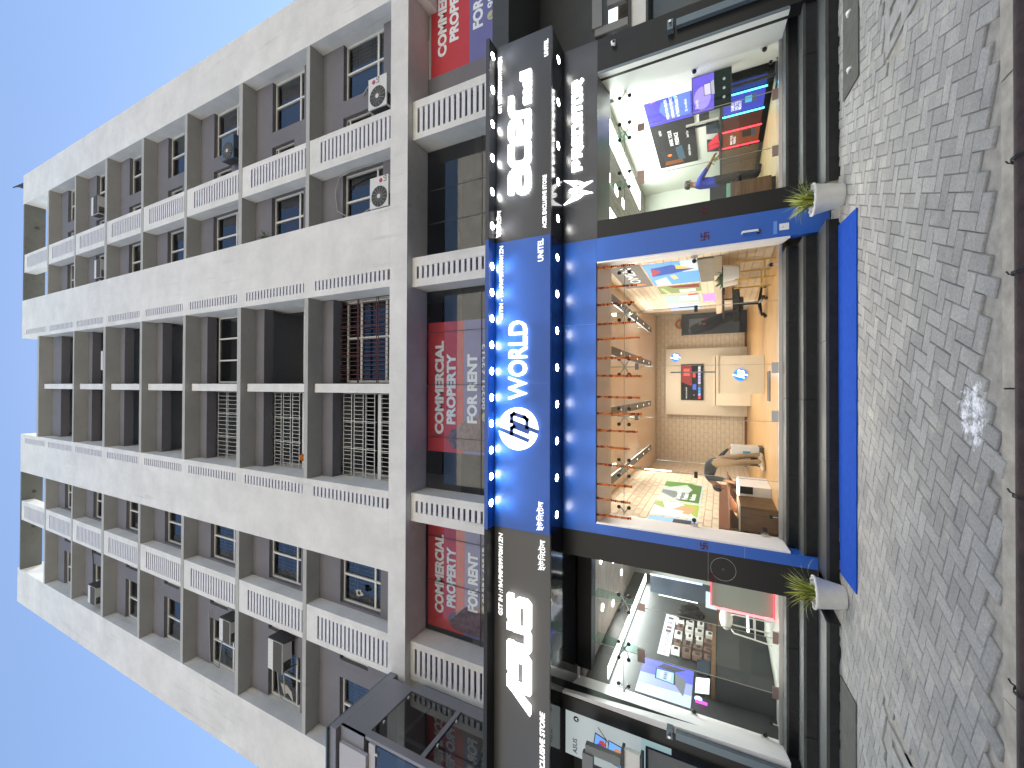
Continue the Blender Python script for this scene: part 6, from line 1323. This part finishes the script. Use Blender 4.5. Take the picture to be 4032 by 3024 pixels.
def head_parts(t, c, fwd_, up_, r, hair_m, skin_m, back=True):
    """hair cap, ears, nose, eyes and mouth set on the skull"""
    b = worigin(t); c = b + Vector(c); f_ = Vector(fwd_).normalized(); u_ = Vector(up_).normalized(); s_ = f_.cross(u_).normalized()
    mb = MB(); vs = []; n, k = 16, 8
    for i in range(k+1):
        th = PI*.62*i/k
        for j in range(n):
            a = 2*PI*j/n; front = max(0, math.cos(a)); tt = th*(1 - .42*front)
            p = c + (u_*math.cos(tt) + (f_*math.cos(a)*1.08 + s_*math.sin(a)*.90)*math.sin(tt))*r*1.13*(1+.03*math.sin(7*a+3*th)); vs.append(p)
    mb.add(vs, [(i*n+j, i*n+(j+1) % n, (i+1)*n+(j+1) % n, (i+1)*n+j) for i in range(k) for j in range(n)]); mb.build('hair', hair_m, t, smooth=True)
    mb = MB().use(skin_m)
    for sg in (-1, 1): mb.ball(c + s_*sg*r*.93 - u_*r*.15, r*.22, 8, 5, (.8, .8, 1.2))
    mb.tube([c + f_*r*.98 + u_*r*.02, c + f_*r*1.16 - u_*r*.30, c + f_*r*1.0 - u_*r*.36], [r*.09, r*.15, r*.08], 6)
    mb.use(M['blackcap'])
    for sg in (-1, 1): mb.ball(c + f_*r*.92 + s_*sg*r*.36 + u_*r*.02, r*.085, 8, 5)
    mb.use(M['lgred']); mb.tube([c + f_*r*.96 + s_*r*.26 - u_*r*.58, c + f_*r*1.02 - u_*r*.60, c + f_*r*.96 - s_*r*.26 - u_*r*.58], r*.055, 5)
    mb.build('face_features', None, t)
# man bending over the carton: seen from his left back, hips to the right of the head, legs straight
J = dict(pelvis=(0, 0, .86, (.125, .15)), spine=(-.10, .03, .99, (.125, .15)), chest=(-.28, .05, 1.06, (.125, .155)), neckb=(-.43, .05, 1.00, .075), neck=(-.49, .05, .94, .055), head=(-.56, .05, .87, .082), crown=(-.62, .05, .82, .070),
         lhip=(-.02, -.09, .82, .095), lknee=(.0, -.11, .46, .062), lank=(.06, -.11, .075, .045), ltoe=(-.13, -.13, .035, .040), lheel=(.09, -.11, .035, .04),
         rhip=(.0, .10, .82, .095), rknee=(.10, .13, .46, .062), rank=(.16, .14, .075, .045), rtoe=(.0, .12, .035, .040), rheel=(.19, .14, .035, .04),
         lsh=(-.36, -.14, 1.02, .065), lelb=(-.35, -.22, .76, .046), lwr=(-.40, -.17, .58, .030), rsh=(-.30, .22, 1.04, .065), relb=(.06, .34, .80, .046), rwr=(.22, .36, .66, .030))
E_ = [('pelvis', 'spine'), ('spine', 'chest'), ('chest', 'neckb'), ('neckb', 'neck'), ('neck', 'head'), ('head', 'crown'), ('pelvis', 'lhip'), ('lhip', 'lknee'), ('lknee', 'lank'), ('lank', 'ltoe'), ('lank', 'lheel'), ('pelvis', 'rhip'), ('rhip', 'rknee'), ('rknee', 'rank'), ('rank', 'rtoe'), ('rank', 'rheel'), ('chest', 'lsh'), ('lsh', 'lelb'), ('lelb', 'lwr'), ('chest', 'rsh'), ('rsh', 'relb'), ('relb', 'rwr')]
sm = {('pelvis', 'spine'): 1, ('spine', 'chest'): 1, ('chest', 'neckb'): 1, ('chest', 'lsh'): 1, ('chest', 'rsh'): 1, ('lsh', 'lelb'): 1, ('rsh', 'relb'): 1, ('lelb', 'lwr'): 0, ('relb', 'rwr'): 1, ('lank', 'ltoe'): 3, ('rank', 'rtoe'): 3, ('lank', 'lheel'): 3, ('rank', 'rheel'): 3}
for a in ('l', 'r'):
    for e in ((a+'hip', a+'knee'), (a+'knee', a+'ank'), ('pelvis', a+'hip')): sm[e] = 2
hand_edges(J, E_, sm, 'lh', 'lwr', (-.05, .1, -1), (1, 0, 0), .25); hand_edges(J, E_, sm, 'rh', 'rwr', (.5, .0, -.75), (0, 1, 0), .4)
t = person('man in a dark tee and khaki trousers bending over beside a printer carton', (-1.55, 9.80, FZ), J, E_, sm, [M['skin'], M['tee'], M['chino'], M['shoe']])
head_parts(t, (-.57, .05, .86), (-.45, 0, -.9), (-.9, 0, .45), .088, M['hair'], M['skin'])
# man in a blue polo at the counter of the right shop, arms stretched to the right
J = dict(pelvis=(0, 0, .84, (.12, .14)), spine=(.0, 0, 1.0, (.115, .135)), chest=(.0, 0, 1.18, (.12, .15)), neckb=(.02, 0, 1.33, .075), neck=(.03, 0, 1.38, .052), head=(.055, 0, 1.46, .082), crown=(.05, 0, 1.535, .074),
         lhip=(0, -.09, .80, .095), lknee=(.03, -.10, .44, .062), lank=(.0, -.10, .07, .045), ltoe=(.16, -.11, .035, .04), rhip=(0, .09, .80, .095), rknee=(.03, .10, .44, .062), rank=(.0, .10, .07, .045), rtoe=(.16, .11, .035, .04),
         lsh=(.03, -.19, 1.25, .060), lelb=(.24, -.21, 1.10, .043), lwr=(.44, -.15, .98, .028), rsh=(.03, .19, 1.25, .060), relb=(.27, .20, 1.18, .043), rwr=(.50, .12, 1.02, .028))
E_ = [e for e in E_ if e[0][:2] not in ('lh', 'rh') or e[0] in ('lhip', 'rhip')]
E_ = [('pelvis', 'spine'), ('spine', 'chest'), ('chest', 'neckb'), ('neckb', 'neck'), ('neck', 'head'), ('head', 'crown'), ('pelvis', 'lhip'), ('lhip', 'lknee'), ('lknee', 'lank'), ('lank', 'ltoe'), ('pelvis', 'rhip'), ('rhip', 'rknee'), ('rknee', 'rank'), ('rank', 'rtoe'), ('chest', 'lsh'), ('lsh', 'lelb'), ('lelb', 'lwr'), ('chest', 'rsh'), ('rsh', 'relb'), ('relb', 'rwr')]
sm = {('pelvis', 'spine'): 1, ('spine', 'chest'): 1, ('chest', 'neckb'): 1, ('chest', 'lsh'): 1, ('chest', 'rsh'): 1, ('lsh', 'lelb'): 1, ('rsh', 'relb'): 1, ('lank', 'ltoe'): 3, ('rank', 'rtoe'): 3}
for a in ('l', 'r'):
    for e in ((a+'hip', a+'knee'), (a+'knee', a+'ank'), ('pelvis', a+'hip')): sm[e] = 2
hand_edges(J, E_, sm, 'lh', 'lwr', (.9, .1, -.3), (0, 1, 0), .35); hand_edges(J, E_, sm, 'rh', 'rwr', (.9, -.1, -.3), (0, 1, 0), .35)
t = person('man in a royal blue polo reaching toward the counter in the right shop', (4.72, 10.5, FZ-.0), J, E_, sm, [M['skin'], M['polo'], M['trouser'], M['blackplastic']])
head_parts(t, (.055, 0, 1.485), (1, 0, -.12), (.1, 0, 1), .090, M['hair'], M['skin'])

# ---- sunlit buildings across the road (they show in the glazing and throw light back)
t = thing('opposite_building', 'sunlit cream building across the road mirrored in the first floor glass', 'building', (0, -26, 0))
box('wall', M['opp'], t, -34, 34, -34, -26, -.2, 30)
mb = MB()
for i in range(-10, 11):
    for k in range(9): mb.box(i*3.1-.55, i*3.1+.55, -25.99, -25.95, 1.2+k*3.2, 2.5+k*3.2)
mb.build('window', M['oppwin'], t)
